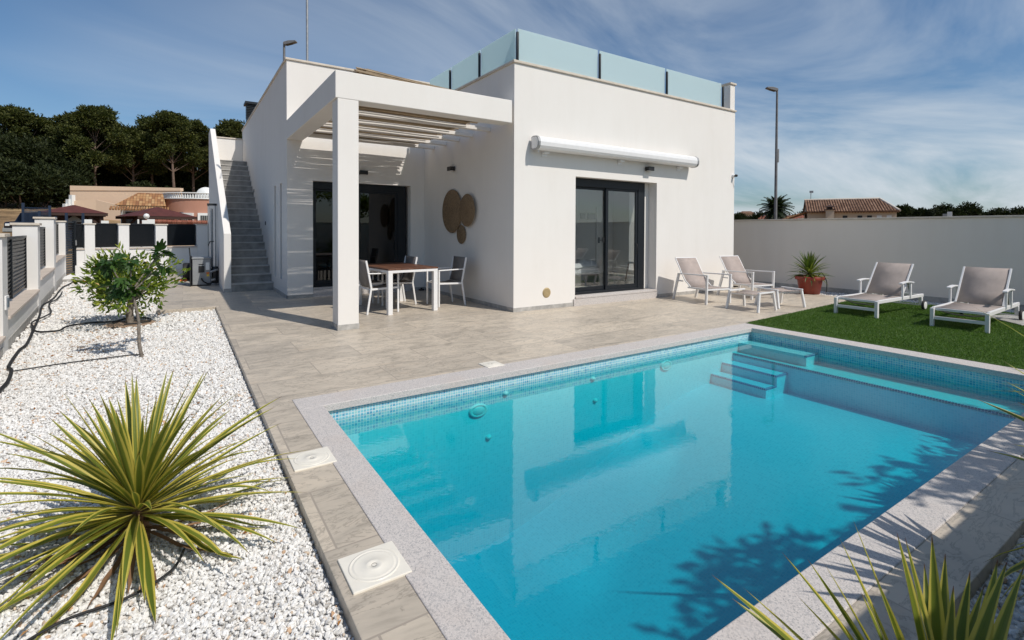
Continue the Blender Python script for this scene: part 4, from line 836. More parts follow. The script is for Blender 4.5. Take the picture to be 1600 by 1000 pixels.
def fence(t, mx_, bays, pillars, lowz, closed):
    for (s0_, s1_, zb, zs) in lowz:
        b = MB(); b.box(-.30, 0, s0_, s1_, -.12, zs - .045); b.build('low_wall', mat['fencewhite'], t, .006, True, matrix=mx_)
        b = MB(); b.box(-.31, .035, s0_ + .001, s1_ - .001, zs - .044, zs); b.build('sill', mat['sill'], t, .006, True, matrix=mx_)
        b = MB(); b.box(.0005, .010, s0_, s1_, -.1, zb + .03); b.build('plinth', mat['skirt'], t, 0, True, matrix=mx_)
    for (s0_, s1_, z1) in pillars:
        b = MB(); b.box(-.33, .012, s0_, s1_, -.12, z1); p = b.build('pillar', mat['fencewhite'], t, .006, True, matrix=mx_)
        b = MB(); b.box(-.36, .04, s0_ - .03, s1_ + .03, z1 + .001, z1 + .045); b.build('pillar_cap', mat['capstone'], p, .006, True, matrix=mx_)
    for (s0_, s1_, z0_, z1_) in bays:
        b = MB(); xo = -.16
        b.box(xo - .02, xo + .02, s0_, s0_ + .04, z0_, z1_); b.box(xo - .02, xo + .02, s1_ - .04, s1_, z0_, z1_); (None if closed else b.box(xo - .024, xo + .026, (s0_ + s1_) / 2 - .025, (s0_ + s1_) / 2 + .025, z0_, z1_)); b.box(xo - .022, xo + .022, s0_, s1_, z1_ + .001, z1_ + .04)
        p = b.build('louvre_panel', mat['dark'], t, .002, True, matrix=mx_)
        b = MB(); n = max(6, int((z1_ - z0_) / (.055 if closed else .062)))
        for i in range(n):
            z = z0_ + .03 + (z1_ - z0_ - .05) * i / (n - 1)
            hh_, th_ = (.030, .008) if closed else (.031, .012)
            if True:
                b.add([(xo - .022, s0_ + .041, z - hh_), (xo - .012, s0_ + .041, z - hh_), (xo + th_, s0_ + .041, z + hh_ * 1.1), (xo, s0_ + .041, z + hh_ * 1.1), (xo - .022, s1_ - .041, z - hh_), (xo - .012, s1_ - .041, z - hh_), (xo + th_, s1_ - .041, z + hh_ * 1.1), (xo, s1_ - .041, z + hh_ * 1.1)], [(0, 1, 2, 3), (7, 6, 5, 4), (0, 4, 5, 1), (1, 5, 6, 2), (2, 6, 7, 3), (3, 7, 4, 0)]); continue
            for a, c in ((s0_ + .041, (s0_ + s1_) / 2 - .026), ((s0_ + s1_) / 2 + .026, s1_ - .041)): b.add([(xo - .028, a, z - .026), (xo + .024, a, z + .02), (xo + .028, a, z + .015), (xo - .024, a, z - .031), (xo - .028, c, z - .026), (xo + .024, c, z + .02), (xo + .028, c, z + .015), (xo - .024, c, z - .031)], [(0, 1, 2, 3), (7, 6, 5, 4), (0, 4, 5, 1), (1, 5, 6, 2), (2, 6, 7, 3), (3, 7, 4, 0)])
        b.build('slats', mat['dark'], p, 0, True, matrix=mx_)
lf_ = thing('boundary_fence', 'stepped white boundary fence with pillars and dark louvre panels on the left', 'fence', (FA.x, FA.y, 0))
fence(lf_, fm, [(-1.15, 2.59, .40, 1.33), (2.99, 6.31, .60, 1.50), (6.9, 10.62, .73, 1.62), (-4.9, -1.56, .25, 1.15)], [(-1.56, -1.15, 1.39), (2.59, 2.99, 1.56), (6.31, 6.9, 1.735), (10.62, 10.95, 1.70)],
      [(-11.5, -1.56, .0, .17), (-1.149, 2.589, .02, .36), (2.991, 6.309, .06, .545), (6.901, 10.619, .1, .68)], False)
b = MB(); b.box(-.26, -.2, -.1, .1, .40, .50)
RA_, RB_ = Vector((-2.956, 21.824)), Vector((-.352, 22.517)); e_ = (RB_ - RA_).normalized(); m_in = Vector((e_.y, -e_.x))
rmx = Matrix(((m_in.x, e_.x, 0, RA_.x), (m_in.y, e_.y, 0, RA_.y), (0, 0, 1, 0), (0, 0, 0, 1)))
rf_ = thing('boundary_fence', 'white fence with four pillars and black louvre panels at the back of the gravel yard', 'fence', (RA_.x, RA_.y, 0))
fence(rf_, rmx, [(.0, .24, .86, 1.62), (.51, 1.15, .86, 1.65), (1.45, 2.23, .86, 1.65), (2.58, 3.56, .875, 1.65), (3.92, 5.0, .88, 1.65)], [(.24, .51, 1.64), (1.15, 1.45, 1.64), (2.23, 2.58, 1.64), (3.56, 3.92, 1.66)],
      [(-.02, .239, 0, .84), (.511, 1.149, 0, .84), (1.451, 2.229, 0, .84), (2.581, 3.559, 0, .855), (3.921, 5.2, 0, .86)], True)
b = MB(); b.box(.013, .10, -.02, 5.2, -.1, .28); b.build('plinth_ledge', mat['fencewhite'], rf_, .006, True, matrix=rmx)
gt = thing('metal_gate', 'narrow dark metal louvre gate in the back left corner of the yard', 'gate', (-3.05, 21.3, 0))
A_, Bg = Vector((-3.11, 20.98, 0)), Vector((-2.975, 21.80, 0)); gd = (Bg - A_).normalized()
b = MB(); b.bar(A_ + Vector((0, 0, .05)), A_ + Vector((0, 0, 1.74)), .06, .05, (0, 1, 0)); b.bar(Bg + Vector((0, 0, 0)), Bg + Vector((0, 0, 1.76)), .10, .09, (0, 1, 0)); b.bar(A_ + Vector((0, 0, .08)), Bg + Vector((0, 0, .08)), .05, .05); b.bar(A_ + Vector((0, 0, 1.70)), Bg + Vector((0, 0, 1.70)), .05, .05); b.build('gate_frame', mat['dark'], gt, .003, True)
b = MB()
for i in range(20): z = .15 + i * .077; b.bar(A_ + gd * .04 + Vector((0, 0, z)), Bg - gd * .05 + Vector((0, 0, z)), .012, .05)
b.build('slats', mat['dark'], gt, 0, True)
b = MB(); b.box(-2.93, -2.90, 21.66, 21.72, .95, 1.12); b.build('lock', mat['galv'], gt, .004, True)
t = thing('manhole_step', 'pale concrete step slab in front of the dark gate', 'step', (-2.75, 20.2, -.06)); b = MB(); b.box(-.28, .28, -.8, 1.3, -.02, .09); b.build('slab', mat['fencewhite'], t, .01); b = MB(); b.box(-.28, .28, -.803, -.8005, -.02, .08); b.build('riser', mat['skirt'], t)
t = thing('wall_switch', 'small grey weatherproof switch box on the nearest fence pillar', 'switch', (*fp(-1.36, .014), .56)); b = MB(); b.box(0, .02, -.07, .07, -.09, .09); b.build('plate', mat['wmetal'], t, .006); b = MB(); b.box(.0205, .028, -.035, .045, -.06, .06); b.build('cover', simple('blue_grey_plastic', (.12, .16, .2), .5), t, .004)

# ------------------------------------------------------------------ pool plant box, conduits, hoses
hp = thing('pump_cabinet', 'grey pool pump cabinet with warning stickers beside the staircase', 'cabinet', (.43, 15.70, 0), R(-4))
b = MB(); b.box(-.20, .21, -.13, .3, .03, .71); b.build('cabinet_body', mat['grey'], hp, .012)
b = MB(); b.box(-.215, .225, -.145, .32, .711, .75); b.build('lid', mat['grey'], hp, .012)
b = MB(); b.box(-.255, -.225, -.2, .34, .0, .78); b.bar((-.24, -.19, .76), (-.262, -.19, 1.02), .025, .03, (0, 1, 0)); b.box(-.22, .21, -.12, .28, 0, .028); b.build('side_frame', mat['black'], hp, .003)
b = MB(); b.box(-.06, .07, -.148, -.131, .36, .53); b.box(-.06, .06, -.14, -.131, .56, .58); b.build('vent_grille', mat['black'], hp, .004)
b = MB(); b.box(.10, .185, -.137, -.131, .42, .62); b.build('control_panel', mat['tank'], hp, .003)
b = MB(); b.box(.115, .18, -.136, -.131, .31, .36); b.build('orange_sticker', mat['orange'], hp); b = MB(); b.box(.12, .18, -.136, -.131, .25, .3); b.build('yellow_sticker', mat['yellow'], hp)
b = MB(); b.tube([(.0, -.14, .2), (.05, -.19, .12), (.15, -.2, .06), (.28, -.16, .08), (.36, -.05, .2), (.38, .02, .38)], .018, 8); b.build('hose', mat['rubber'], hp)
pu = thing('pool_pump', 'black pool pump with pipe fittings between cabinet and staircase wall', 'pump', (.735, 15.55, 0))
b = MB(); b.tube([(0, .1, .05), (0, .1, .40)], [.085, .08], 16); b.build('pump_body', mat['black'], pu); b = MB(); b.tube([(0, .1, .40), (0, .1, .50)], [.10, .07], 16); b.build('filter_lid', mat['black'], pu)
b = MB(); b.tube([(-.12, .0, .36), (0, .0, .4), (.06, .05, .42)], .03, 10); b.tube([(-.1, -.02, .14), (0, .0, .16)], .035, 10); b.build('pipe', mat['galv'], pu)
cn = thing('service_conduit', 'grey metal uprights with a ribbed conduit rising beside the staircase parapet', 'conduit', (.70, 16.1, 0))
b = MB(); b.box(-.11, -.075, -.02, .02, 0, 2.15); b.box(.06, .095, -.02, .02, 0, 2.15); b.build('upright', mat['galv'], cn, .003)
b = MB(); b.tube([(-.01 + .004 * math.sin(i * 2.4), 0, .45 + i * .017) for i in range(96)], [.034 if i % 2 else .028 for i in range(96)], 10); b.build('ribbed_conduit', mat['galv'], cn)
b = MB(); b.tube([(-.1, -.03, 1.05), (-.06, -.05, 1.16), (.04, -.03, 1.17)], .012, 8); b.build('cable', mat['black'], cn); b = MB(); b.box(-.12, .11, -.04, .05, 2.151, 2.21); b.build('cap', mat['black'], cn, .004)
hr_ = thing('hose_reel', 'black hose reel with orange connectors behind the grey cabinet', 'hose reel', (.10, 16.3, 0))
b = MB(); b.lathe([(.10, -.09), (.24, -.09), (.25, -.07), (.25, .07), (.24, .09), (.10, .09)], (0, 0, .33), 28, 'x'); b.build('reel', mat['rubber'], hr_)
for dx_, dy_ in ((-.25, -.1), (-.15, -.12), (-.06, -.2)): b = MB(); b.tube([(dx_, dy_, .10), (dx_ + .07, dy_, .13)], .03, 10); b.build('connector', mat['orange'], hr_)
b = MB(); b.tube([(-.25, -.1, .1), (-.12, -.12, .16), (.0, .0, .2)], .015, 6); b.build('hose', mat['rubber'], hr_)
def smoothpath(pts, n=8):
    P = [Vector(p) for p in pts]; out = []
    for i in range(len(P) - 1):
        p0, p1, p2, p3 = P[max(i - 1, 0)], P[i], P[i + 1], P[min(i + 2, len(P) - 1)]
        for k in range(n):
            t = k / n; out.append(.5 * ((2 * p1) + (p2 - p0) * t + (2 * p0 - 5 * p1 + 4 * p2 - p3) * t * t + (3 * p1 - p0 - 3 * p2 + p3) * t ** 3))
    out.append(P[-1]); return out
HZ = -.035
def hose(name, pts, r, label, z=HZ):
    b = MB(); b.tube(smoothpath([(x, y, z + random.uniform(0, .008)) for x, y in pts]), r, 8); return tag(b.build(name, mat['rubber']), label, 'hose', 'black irrigation hoses on the gravel')
hose('irrigation_hose', [(-1.42, 6.0), (-1.448, 6.607), (-1.462, 6.924), (-1.545, 7.462), (-1.625, 7.756), (-1.721, 8.665), (-1.731, 9.091), (-1.938, 10.691), (-2.113, 11.99), (-2.33, 13.455), (-2.342, 14.09), (-2.397, 15.073), (-2.50, 16.116), (-2.60, 17.3), (-2.62, 18.172), (-2.6, 19.873), (-2.45, 21.0), (-1.6, 21.3), (-.6, 19.5)], .017, 'longest black hose, running from the left edge of the photo up to the gate')
hose('irrigation_hose', [(-1.90, 10.4), (-2.02, 10.95), (-1.98, 11.6), (-1.98, 12.1), (-2.17, 13.1), (-2.25, 13.7), (-2.25, 14.3), (-2.33, 15.3), (-2.4, 15.9)], .013, 'black hose looping close along the foot of the louvred fence', -.015)
hose('irrigation_hose', [(-1.92, 10.42), (-1.85, 10.12), (-1.738, 9.928), (-1.538, 9.912), (-1.508, 10.2), (-1.412, 10.42), (-1.172, 10.467), (-.93, 10.40), (-.8, 10.62), (-.56, 10.60), (-.44, 10.28), (-.58, 10.04), (-.78, 10.02)], .014, 'black hose crossing the gravel and ringing the foot of the citrus tree', -.02)
hose('irrigation_hose', [(-1.533, 7.455), (-1.339, 7.512), (-1.083, 7.605), (-.799, 7.63), (-.558, 7.659), (-.40, 7.60)], .007, 'thin black drip hose lying towards the fig sapling', -.045)
t = tag(MB().tube(smoothpath([(12.95, 5.9, .05), (13.05, 5.95, .3), (13.02, 6.05, .5), (12.96, 6.1, .42)]), .012, 8).build('pot_hose', mat['rubber']), 'thin black hose bent up from the ground beside the red pot', 'hose')
t = tag(MB().tube(smoothpath([(-.2 + x, 2.9 + y, -.035) for x, y in ((-.35, -.42), (-.2, -.32), (.0, -.30), (.15, -.2), (.2, -.05))]), .006, 8).build('irrigation_hose', mat['rubber']), 'short black hose under the large spiky rosette', 'hose', 'black irrigation hoses on the gravel')
t = tag(MB().prism([(11.2, 2.2), (12.3, 1.6), (12.9, 2.3), (11.9, 2.85)], .008, .03).build('paving_slab', mat['skirt'], bevel=.008), 'dark grey stepping slab on the turf at the right edge behind the lounger', 'paving slab')
b = MB(); b.lathe([(.05, .01), (.13, .016), (.24, .014), (.27, .009)], (11.05, 3.0, 0), 20); kind(b.build('bare_patch', simple('brown_thatch', (.17, .075, .04), .95, .5, 30, .8)), 'structure')

# ------------------------------------------------------------------ small trees in the gravel
def branch(b, p, q, r0, r1, wob=.03, n=6, seed=None):
    p = Vector(p); q = Vector(q); pts = []; rs = []; off = Vector((random.uniform(-1, 1), random.uniform(-1, 1), random.uniform(-.4, .4))) * wob
    for i in range(n + 1): k = i / n; pts.append(p.lerp(q, k) + off * math.sin(PI * k) + Vector((random.uniform(-1, 1), random.uniform(-1, 1), 0)) * wob * .12); rs.append(r0 + (r1 - r0) * k)
    b.tube(pts, rs, 8); return pts
ct = thing('citrus_tree', 'bushy citrus tree with glossy green leaves in the white gravel', 'tree', (-.723, 10.317, -.06))
b = MB(); branch(b, (0, 0, -.02), (.02, .0, .42), .055, .045, .02)
ends = []
for k in range(11):
    a = k * 2.4 + .3; el = random.uniform(.25, 1.2); l = random.uniform(.32, .52); q = Vector((.02 + math.cos(a) * math.cos(el) * l * 1.15, math.sin(a) * math.cos(el) * l * 1.15, .45 + math.sin(el) * l)); branch(b, (.02, 0, .36 + .02 * k % .1), q, .022, .008, .05); ends.append(q)
b.build('trunk', mat['bark'], ct)
n = 2700; th = rng.uniform(0, 2 * PI, n); cz = rng.uniform(-1, 1, n); rr_ = (.35 + .65 * rng.random(n) ** .5); sx3 = np.sqrt(1 - cz * cz)
lob = .82 + .26 * np.sin(3 * th + 1) * sx3 + .22 * np.sin(5 * th + 4 * cz)
cx3 = -.05 + .68 * rr_ * lob * sx3 * np.cos(th); cy3 = .66 * rr_ * lob * sx3 * np.sin(th); cz3 = .70 + .50 * rr_ * lob * cz + .06 * np.sin(4 * th)
ok = rng.random(n) < (.28 + .72 * (np.sin(9 * cx3) * np.sin(8 * cy3 + 1) * np.sin(10 * cz3) > -.04)); cen = np.stack([cx3, cy3, np.maximum(cz3, .14)], 1)[ok]; n = len(cen)
dirs = cen - np.array([0, 0, .55]) + rng.normal(0, .35, (n, 3)) + np.array([0, 0, .10])
leaf_cloud('crown', cen, dirs, rng.uniform(.085, .14, n), rng.uniform(.033, .048, n), mat['citrus'], ct)
k = 60; pick = rng.integers(0, n, k); leaf_cloud('yellowed_leaves', cen[pick] + rng.normal(0, .03, (k, 3)), rng.normal(0, 1, (k, 3)), .09, .038, mat['citrusy'], ct)
b = MB(); b.lathe([(0, .012), (.3, .018), (.36, .0)], (0, 0, 0), 20); b.build('soil_ring', simple('pale_soil', (.33, .23, .16), .95, .3, 20, .6), ct)
ft = thing('fig_sapling', 'young fig tree with bare pale stem and large lobed leaves before the citrus', 'tree', (-.414, 7.56, -.06))
b = MB(); pts = branch(b, (0, 0, -.02), (-.03, .05, .40), .021, .017, .02); branch(b, (-.03, .05, .40), (-.10, .02, .80), .017, .013, .015)
F0 = Vector((-.10, .02, .80)); tipA = Vector((.18, .20, 1.26)); tipB = Vector((-.31, -.02, 1.17)); tipC = Vector((.10, .05, 1.03)); tipD = Vector((-.13, .15, 1.16)); tipE = Vector((-.16, -.1, .98))
for tp in (tipA, tipB, tipC, tipD, tipE): branch(b, F0, tp, .011, .006, .03)
b.build('trunk', mat['bark'], ft)
# lobed fig leaves
out = [(0, 0), (.10, .05), (.30, .12), (.42, .40), (.33, .42), (.24, .36), (.30, .72), (.22, .82), (.12, .62), (.06, 1.0), (0, 1.04)]
out = out + [(-x, y) for x, y in out[-2:0:-1]]
b = MB()
def figleaf(p, d, s):
    d = Vector(d).normalized(); a = d.cross(Vector((random.gauss(0, .5), random.gauss(0, .5), 1))).normalized(); nn = a.cross(d).normalized(); k0 = len(b.v); cv = random.uniform(.1, .35)
    b.v += [tuple(Vector(p) + (d * y + a * x + nn * (abs(x) * .25 - cv * y * y)) * s) for x, y in out]; c = len(b.v); b.v.append(tuple(Vector(p) + (d * .45 - nn * cv * .2) * s))
    for i in range(len(out)): b.f.append((k0 + i, k0 + (i + 1) % len(out), c)); b.smooth.append(True)
def spray(c, n, sp, s0_, s1_, bias=(0, 0, .1)):
    for i in range(n): v = Vector((random.gauss(0, 1), random.gauss(0, 1), random.gauss(0, .8))).normalized(); figleaf(Vector(c) + v * random.uniform(0, sp), v + Vector(bias), random.uniform(s0_, s1_))
spray(tipA, 15, .06, .12, .18); spray(tipA + Vector((.03, .03, -.16)), 6, .05, .10, .15, (0.2, 0, -.6)); spray(tipB, 13, .09, .12, .18, (0, 0, -.5)); spray(tipD, 8, .06, .12, .17, (0, 0, -.4)); spray(F0 + Vector((-.10, -.03, .06)), 14, .12, .13, .19, (-.1, -.2, -.5)); spray(tipC, 5, .04, .09, .13, (0, 0, -.3)); spray(F0 + Vector((.02, 0, .0)), 6, .06, .12, .17, (.1, -.2, -.6)); spray(tipE, 7, .06, .12, .17, (0, 0, -.6))
b.build('crown', mat['fig'], ft)

# ------------------------------------------------------------------ street lamps and mast
def streetlamp(loc, h, r, az, label, hl=.75):
    t = thing('street_lamp', label, 'street lamp', loc, az, 'street lamps on tall steel poles')
    b = MB(); b.tube([(0, 0, 0), (0, 0, h * .5), (0, 0, h)], [r * .85, r * .7, r * .5], 12); b.build('pole', mat['lampsteel'], t)
    b = MB(); b.tube([(-.02, 0, h), (.10, 0, h + .05)], [r * .6, r * .6], 10); b.prism_ax([(-.02, h + .02), (.12, h - .02), (hl * .7, h + .09), (hl, h + .17), (hl * .96, h + .26), (hl * .4, h + .25), (0, h + .16)], -.15, .15, 'y'); b.build('lamp_head', mat['lampsteel'], t, .02)
    b = MB(); b.prism_ax([(.16, h - .022), (hl * .68, h + .075), (hl * .68, h + .068), (.16, h - .03)], -.11, .11, 'y'); b.build('lens', mat['black'], t)
    return t
t = streetlamp((33.6, 18.6, -.12), 11.1, .13, math.atan2(.55, -.835) + .0, 'tall street lamp on a steel pole beyond the garden wall on the right')
b = MB(); b.box(-.16, -.10, -.06, .06, 6.3, 7.2); b.build('banner_bracket', mat['galv'], t)
streetlamp((5.48, 34.7, .3), 12.9, .14, math.atan2(-.55, .835), 'street lamp peeping over the left roof parapet, seen only near its head', .8)
t = thing('antenna_mast', 'thin steel antenna mast rising from the left part of the roof', 'antenna', (2.55, 12.9, 4.8)); b = MB(); b.tube([(0, 0, 0), (0, 0, 4.2)], .028, 10); b.build('pole', mat['galv'], t); b = MB(); b.tube([(0, 0, 3.6), (0, -.8, 3.62)], .012, 6); b.build('aerial', mat['galv'], t)

# ------------------------------------------------------------------ trees
def foliage(name, lobes, dens, size, mt, parent, flat=1.0):
    C_, D_ = [], []
    for (c, r, rz_) in lobes:
        n = int(dens * r * r * 4); u = rng.normal(size=(n, 3)); u /= np.linalg.norm(u, axis=1, keepdims=True); k = rng.random(n) ** .38
        nz = 1 + .22 * np.sin(u[:, 0] * 5 + c[0]) * np.sin(u[:, 1] * 5 + c[1]) + .18 * np.sin(u[:, 2] * 7 + c[2] + u[:, 0] * 4)
        keep = (np.sin(u[:, 0] * 9 + c[1] * 3) * np.sin(u[:, 1] * 8 + c[0]) * np.sin(u[:, 2] * 9 + 1) > -.16) | (k < .55)
        p = u * (k * nz)[:, None] * np.array([r, r, rz_]) + np.array(c); C_.append(p[keep]); D_.append((u + rng.normal(0, .6, u.shape) + np.array([0, 0, .35]))[keep])
    cen = np.concatenate(C_); d = np.concatenate(D_); n = len(cen)
    return leaf_cloud(name, cen, d, rng.uniform(.7, 1.3, n) * size, rng.uniform(.7, 1.3, n) * size * .5, mt, parent)
def pine(loc, h, cr_, label, mt, base=.42, lean=0, grp='dark pines on the slope behind the pink house'):
    t = thing('pine_tree', label, 'tree', loc, random.uniform(0, 6.28), grp)
    b = MB(); top = Vector((lean, random.uniform(-.3, .3), h * .85)); pts = branch(b, (0, 0, -.5), top, .24, .06, .4, 9)
    lobes = []
    for k in range(20):
        f = base + (1 - base) * ((k + .5) / 20); a = k * 2.4 + random.uniform(-.4, .4); prof = math.sin(min(1, (1 - f) / (1 - base) * 1.05 + .12) * PI * .55) ** .8
        rad = cr_ * prof * random.uniform(.45, 1.0); p = pts[min(9, int(f * .98 * 9))]; q = Vector((p.x + math.cos(a) * rad, p.y + math.sin(a) * rad, h * f)); branch(b, p, q, .07, .025, .15, 4); r = cr_ * random.uniform(.24, .42); lobes.append((tuple(q), r, r * .62))
    lobes.append(((top.x, top.y, h * .93), cr_ * .45, h * .1)); b.build('trunk', mat['pbark'], t)
    foliage('crown', lobes, 150, .36, mt, t); return t
order = ['leftmost', 'second', 'third', 'fourth', 'fifth', 'sixth', 'seventh', 'eighth', 'ninth', 'tenth', 'eleventh', 'twelfth']
PN = [(4, 96, 16.9, 3.6, .12, 0), (45, 95, 16.2, 3.2, .15, 0), (84, 97, 15.6, 3.2, .2, 0), (112, 93, 16.6, 3.0, .3, 1), (152, 90, 17.3, 3.3, .42, 0), (176, 98, 16.8, 2.8, .42, 1), (206, 92, 15.0, 3.2, .40, 1), (240, 95, 17.4, 3.4, .42, 0), (274, 88, 17.2, 3.3, .46, 0), (304, 92, 17.3, 3.1, .42, 1), (330, 98, 16.3, 3.0, .40, 0), (362, 90, 17.3, 3.2, .35, 1)]
mats_ = [mat['pine'], mat['pine2']]
desc = ['leftmost dark pine, cut by the left edge of the photo', 'dark pine second from the left, above the sandy slope', 'lower dark pine third from the left above the sandy slope', 'olive green pine above the left end of the peach wall', 'tall pine with a bare pale trunk above the left part of the peach wall', 'olive pine just right of the tall bare trunked one', 'lower olive pine with a leaning pale trunk above the clay roof', 'tall dark pine right of the dip in the treetops', 'broad tall pine above the pink house', 'olive pine above the white chimney of the pink house', 'dark pine just left of the staircase parapet', 'pine behind the landing of the outdoor staircase']
def ray_xy(u, dist):
    X_ = (u - 800) / 783.77; vx, vy = .8354 * X_ + .5497, -.5497 * X_ + .8354; l = math.hypot(vx, vy); return vx / l * dist, vy / l * dist
for i, (u, d, top, cr_, bs, mi) in enumerate(PN):
    x, y = ray_xy(u, d); z = hgt(x, y); pine((x, y, z), top - z + .6, cr_ * 1.12, desc[i], mats_[mi], bs, random.uniform(-.6, .6))
BS = [(8, 80, 5.6, 3.2), (36, 78, 5.2, 3.0), (66, 80, 5.6, 3.0), (92, 82, 5.2, 2.8), (186, 98, 5.5, 2.0), (250, 100, 6.0, 2.6), (282, 97, 5.4, 2.4), (312, 94, 5.2, 2.2), (140, 101, 7, 3.0), (225, 104, 7, 2.8), (20, 90, 9, 3.4), (74, 90, 8.6, 3.4), (104, 88, 7.5, 3.0), (128, 112, 8.5, 3.4), (160, 116, 6.0, 3.4), (190, 114, 7.5, 3.2), (212, 112, 8.8, 3.4), (236, 114, 8.4, 3.2), (270, 112, 7.4, 2.8), (294, 110, 8.4, 3.2), (320, 112, 8.4, 3.2), (346, 108, 8.4, 3.2), (222, 84, 3.4, 2.0), (262, 82, 3.0, 2.0)]
bdesc = ['dark bush at the left edge on top of the sandy slope', 'dark bush second from the left on the sandy slope', 'dark bush third from the left on the sandy slope', 'dark bush beside the left end of the peach wall', 'small dark shrub right of the white house with red roof', 'dark shrub behind the clay roof of the pink house', 'dark shrub behind the balustrade of the pink house', 'dark shrub left of the staircase parapet', 'dark thicket behind the tall bare trunk', 'dark thicket in the gap under the leaning pine', 'tall dark thicket under the leftmost pines', 'tall dark thicket under the third pine from the left', 'dark thicket above the left end of the peach wall', 'dark mass of shrubs between the fourth and fifth pines', 'low dark shrubs in front of the long white house', 'dark shrubs to the right of the red roof among trunks', 'dark shrubs behind the leaning pale trunk', 'dark shrubs left of the sky gap between the trunks', 'dark shrubs right of the sky gap between the trunks', 'dark shrubs behind the white arched parapet', 'dark shrubs behind the trunk nearest the staircase', 'dark shrubs at the top of the slope touching the staircase', 'low dark shrub on the peach wall above the clay roof', 'low dark shrub on the peach wall above the round balustrade']
for i, (u, d, h_, r) in enumerate(BS):
    x, y = ray_xy(u, d); t = thing('bush', bdesc[i], 'bush', (x, y, hgt(x, y)), 0, 'dark bushes on the slope'); lob_ = [((random.uniform(-r, r) * .6, random.uniform(-r, r) * .6, h_ * random.uniform(.25, .72)), r * random.uniform(.4, .62), h_ * random.uniform(.2, .3)) for k in range(9)]
    foliage('crown', lob_, 95, .40, mat['bush'], t); b = MB()
    for k in range(4): branch(b, (0, 0, -.4), lob_[k][0], .10, .03, .2, 4)
    b.build('stem', mat['pbark'], t)
RT = [(1153, 100, 5.9, 1.6), (1175, 104, 5.0, 1.9), (1193, 100, 5.4, 1.8), (1232, 106, 5.0, 2.2), (1252, 104, 5.6, 2.0), (1268, 110, 5.9, 2.0), (1404, 112, 6.3, 2.2), (1422, 108, 6.6, 2.5), (1444, 114, 6.2, 2.4), (1462, 110, 6.0, 2.0), (1486, 106, 6.6, 2.9), (1510, 112, 5.6, 2.2), (1534, 118, 5.3, 2.0), (1552, 118, 5.6, 2.0), (1574, 110, 6.0, 2.3), (1596, 112, 5.4, 2.2)]
rdesc = ['round dark tree right beside the corner of the white house', 'low dark tree above the small cream house', 'dark tree just left of the palm', 'low dark tree just right of the street lamp pole', 'rounded dark tree between the street lamp and the clay roofed house', 'dark tree touching the left gable of the clay roofed house', 'dark tree at the right end of the clay roof', 'broad dark tree, second right of the clay roof', 'dark tree third right of the clay roof', 'lower dark tree above the small white box on the wall line', 'largest rounded dark tree in the right half of the row', 'dark tree sloping down right of the largest rounded one', 'low dark tree in the second clump from the right', 'low dark tree at the right end of the second clump', 'round dark tree second from the right edge', 'dark tree cut by the right edge of the photo']
for i, (u, d, top, r) in enumerate(RT):
    x, y = ray_xy(u, d); z = hgt(x, y); t = thing('broad_tree', rdesc[i], 'tree', (x, y, z), 0, 'dark rounded trees beyond the garden wall'); h_ = top - z; b = MB(); branch(b, (0, 0, -.3), (0, 0, h_ * .6), .2, .1, .1, 4)
    lob_ = [((random.uniform(-1, 1) * r * .62, random.uniform(-1, 1) * r * .62, h_ * random.uniform(.45, .76)), r * random.uniform(.42, .6), h_ * random.uniform(.14, .22)) for k in range(9)]
    for k in range(5): branch(b, (0, 0, h_ * .5), lob_[k][0], .07, .03, .1, 3)
    b.build('trunk', mat['pbark'], t); foliage('crown', lob_, 190, .36, mat['bush'], t)
# palm
x, y = ray_xy(1212, 82); z = hgt(x, y); pm = thing('palm_tree', 'bushy palm with drooping fronds behind the street lamp pole', 'palm', (x, y, z)); b = MB(); b.tube([(0, 0, -.2), (.05, 0, 2.2), (0, 0, 4.7)], [.34, .28, .3], 12); b.build('trunk', mat['pbark'], pm)
Vv, Ff = [], []
for k in range(84):
    a = k * 2.4; el = R(86) - R(128) * (k / 84); ln = random.uniform(2.1, 2.8); p = Vector((0, 0, 4.75)); pts = [p.copy()]
    for i in range(8): e = el - .95 * ((i + 1) / 8) ** 1.4; p = p + Vector((math.cos(a) * math.cos(e), math.sin(a) * math.cos(e), math.sin(e))) * ln / 8; pts.append(p.copy())
    sd_ = Vector((-math.sin(a), math.cos(a), 0))
    for i in range(1, 8):
        for q in (0, .5):
            c = pts[i].lerp(pts[i + 1], q); d = (pts[i + 1] - pts[i]).normalized()
            for s in (-1, 1): w_ = .55 * math.sin(PI * min(1, (i + q) / 8 + .12)) + .12; k0 = len(Vv); tipp = c + sd_ * s * w_ + d * .28 - Vector((0, 0, .16)); Vv += [tuple(c), tuple(c + d * .22), tuple(tipp)]; Ff += [k0, k0 + 1, k0 + 2]
npmesh('crown', np.array(Vv), np.array(Ff), mat['palmleaf'], 3, pm)

# ------------------------------------------------------------------ neighbours on the left
def world_frame(u, d):     # a local frame facing the yard at bearing u
    x, y = ray_xy(u, d); return x, y, hgt(x, y), math.atan2(y, x) - PI / 2
def roof_hip(b, w, d, z0, z1, ov=0.0, ridge=.45):
    w2, d2 = w / 2 + ov, d / 2 + ov; r = max(0, w2 * ridge)
    b.add([(-w2, -d2, z0), (w2, -d2, z0), (w2, d2, z0), (-w2, d2, z0), (-r, 0, z1), (r, 0, z1)], [(0, 1, 5, 4), (1, 2, 5), (2, 3, 4, 5), (3, 0, 4), (3, 2, 1, 0)])
    return b
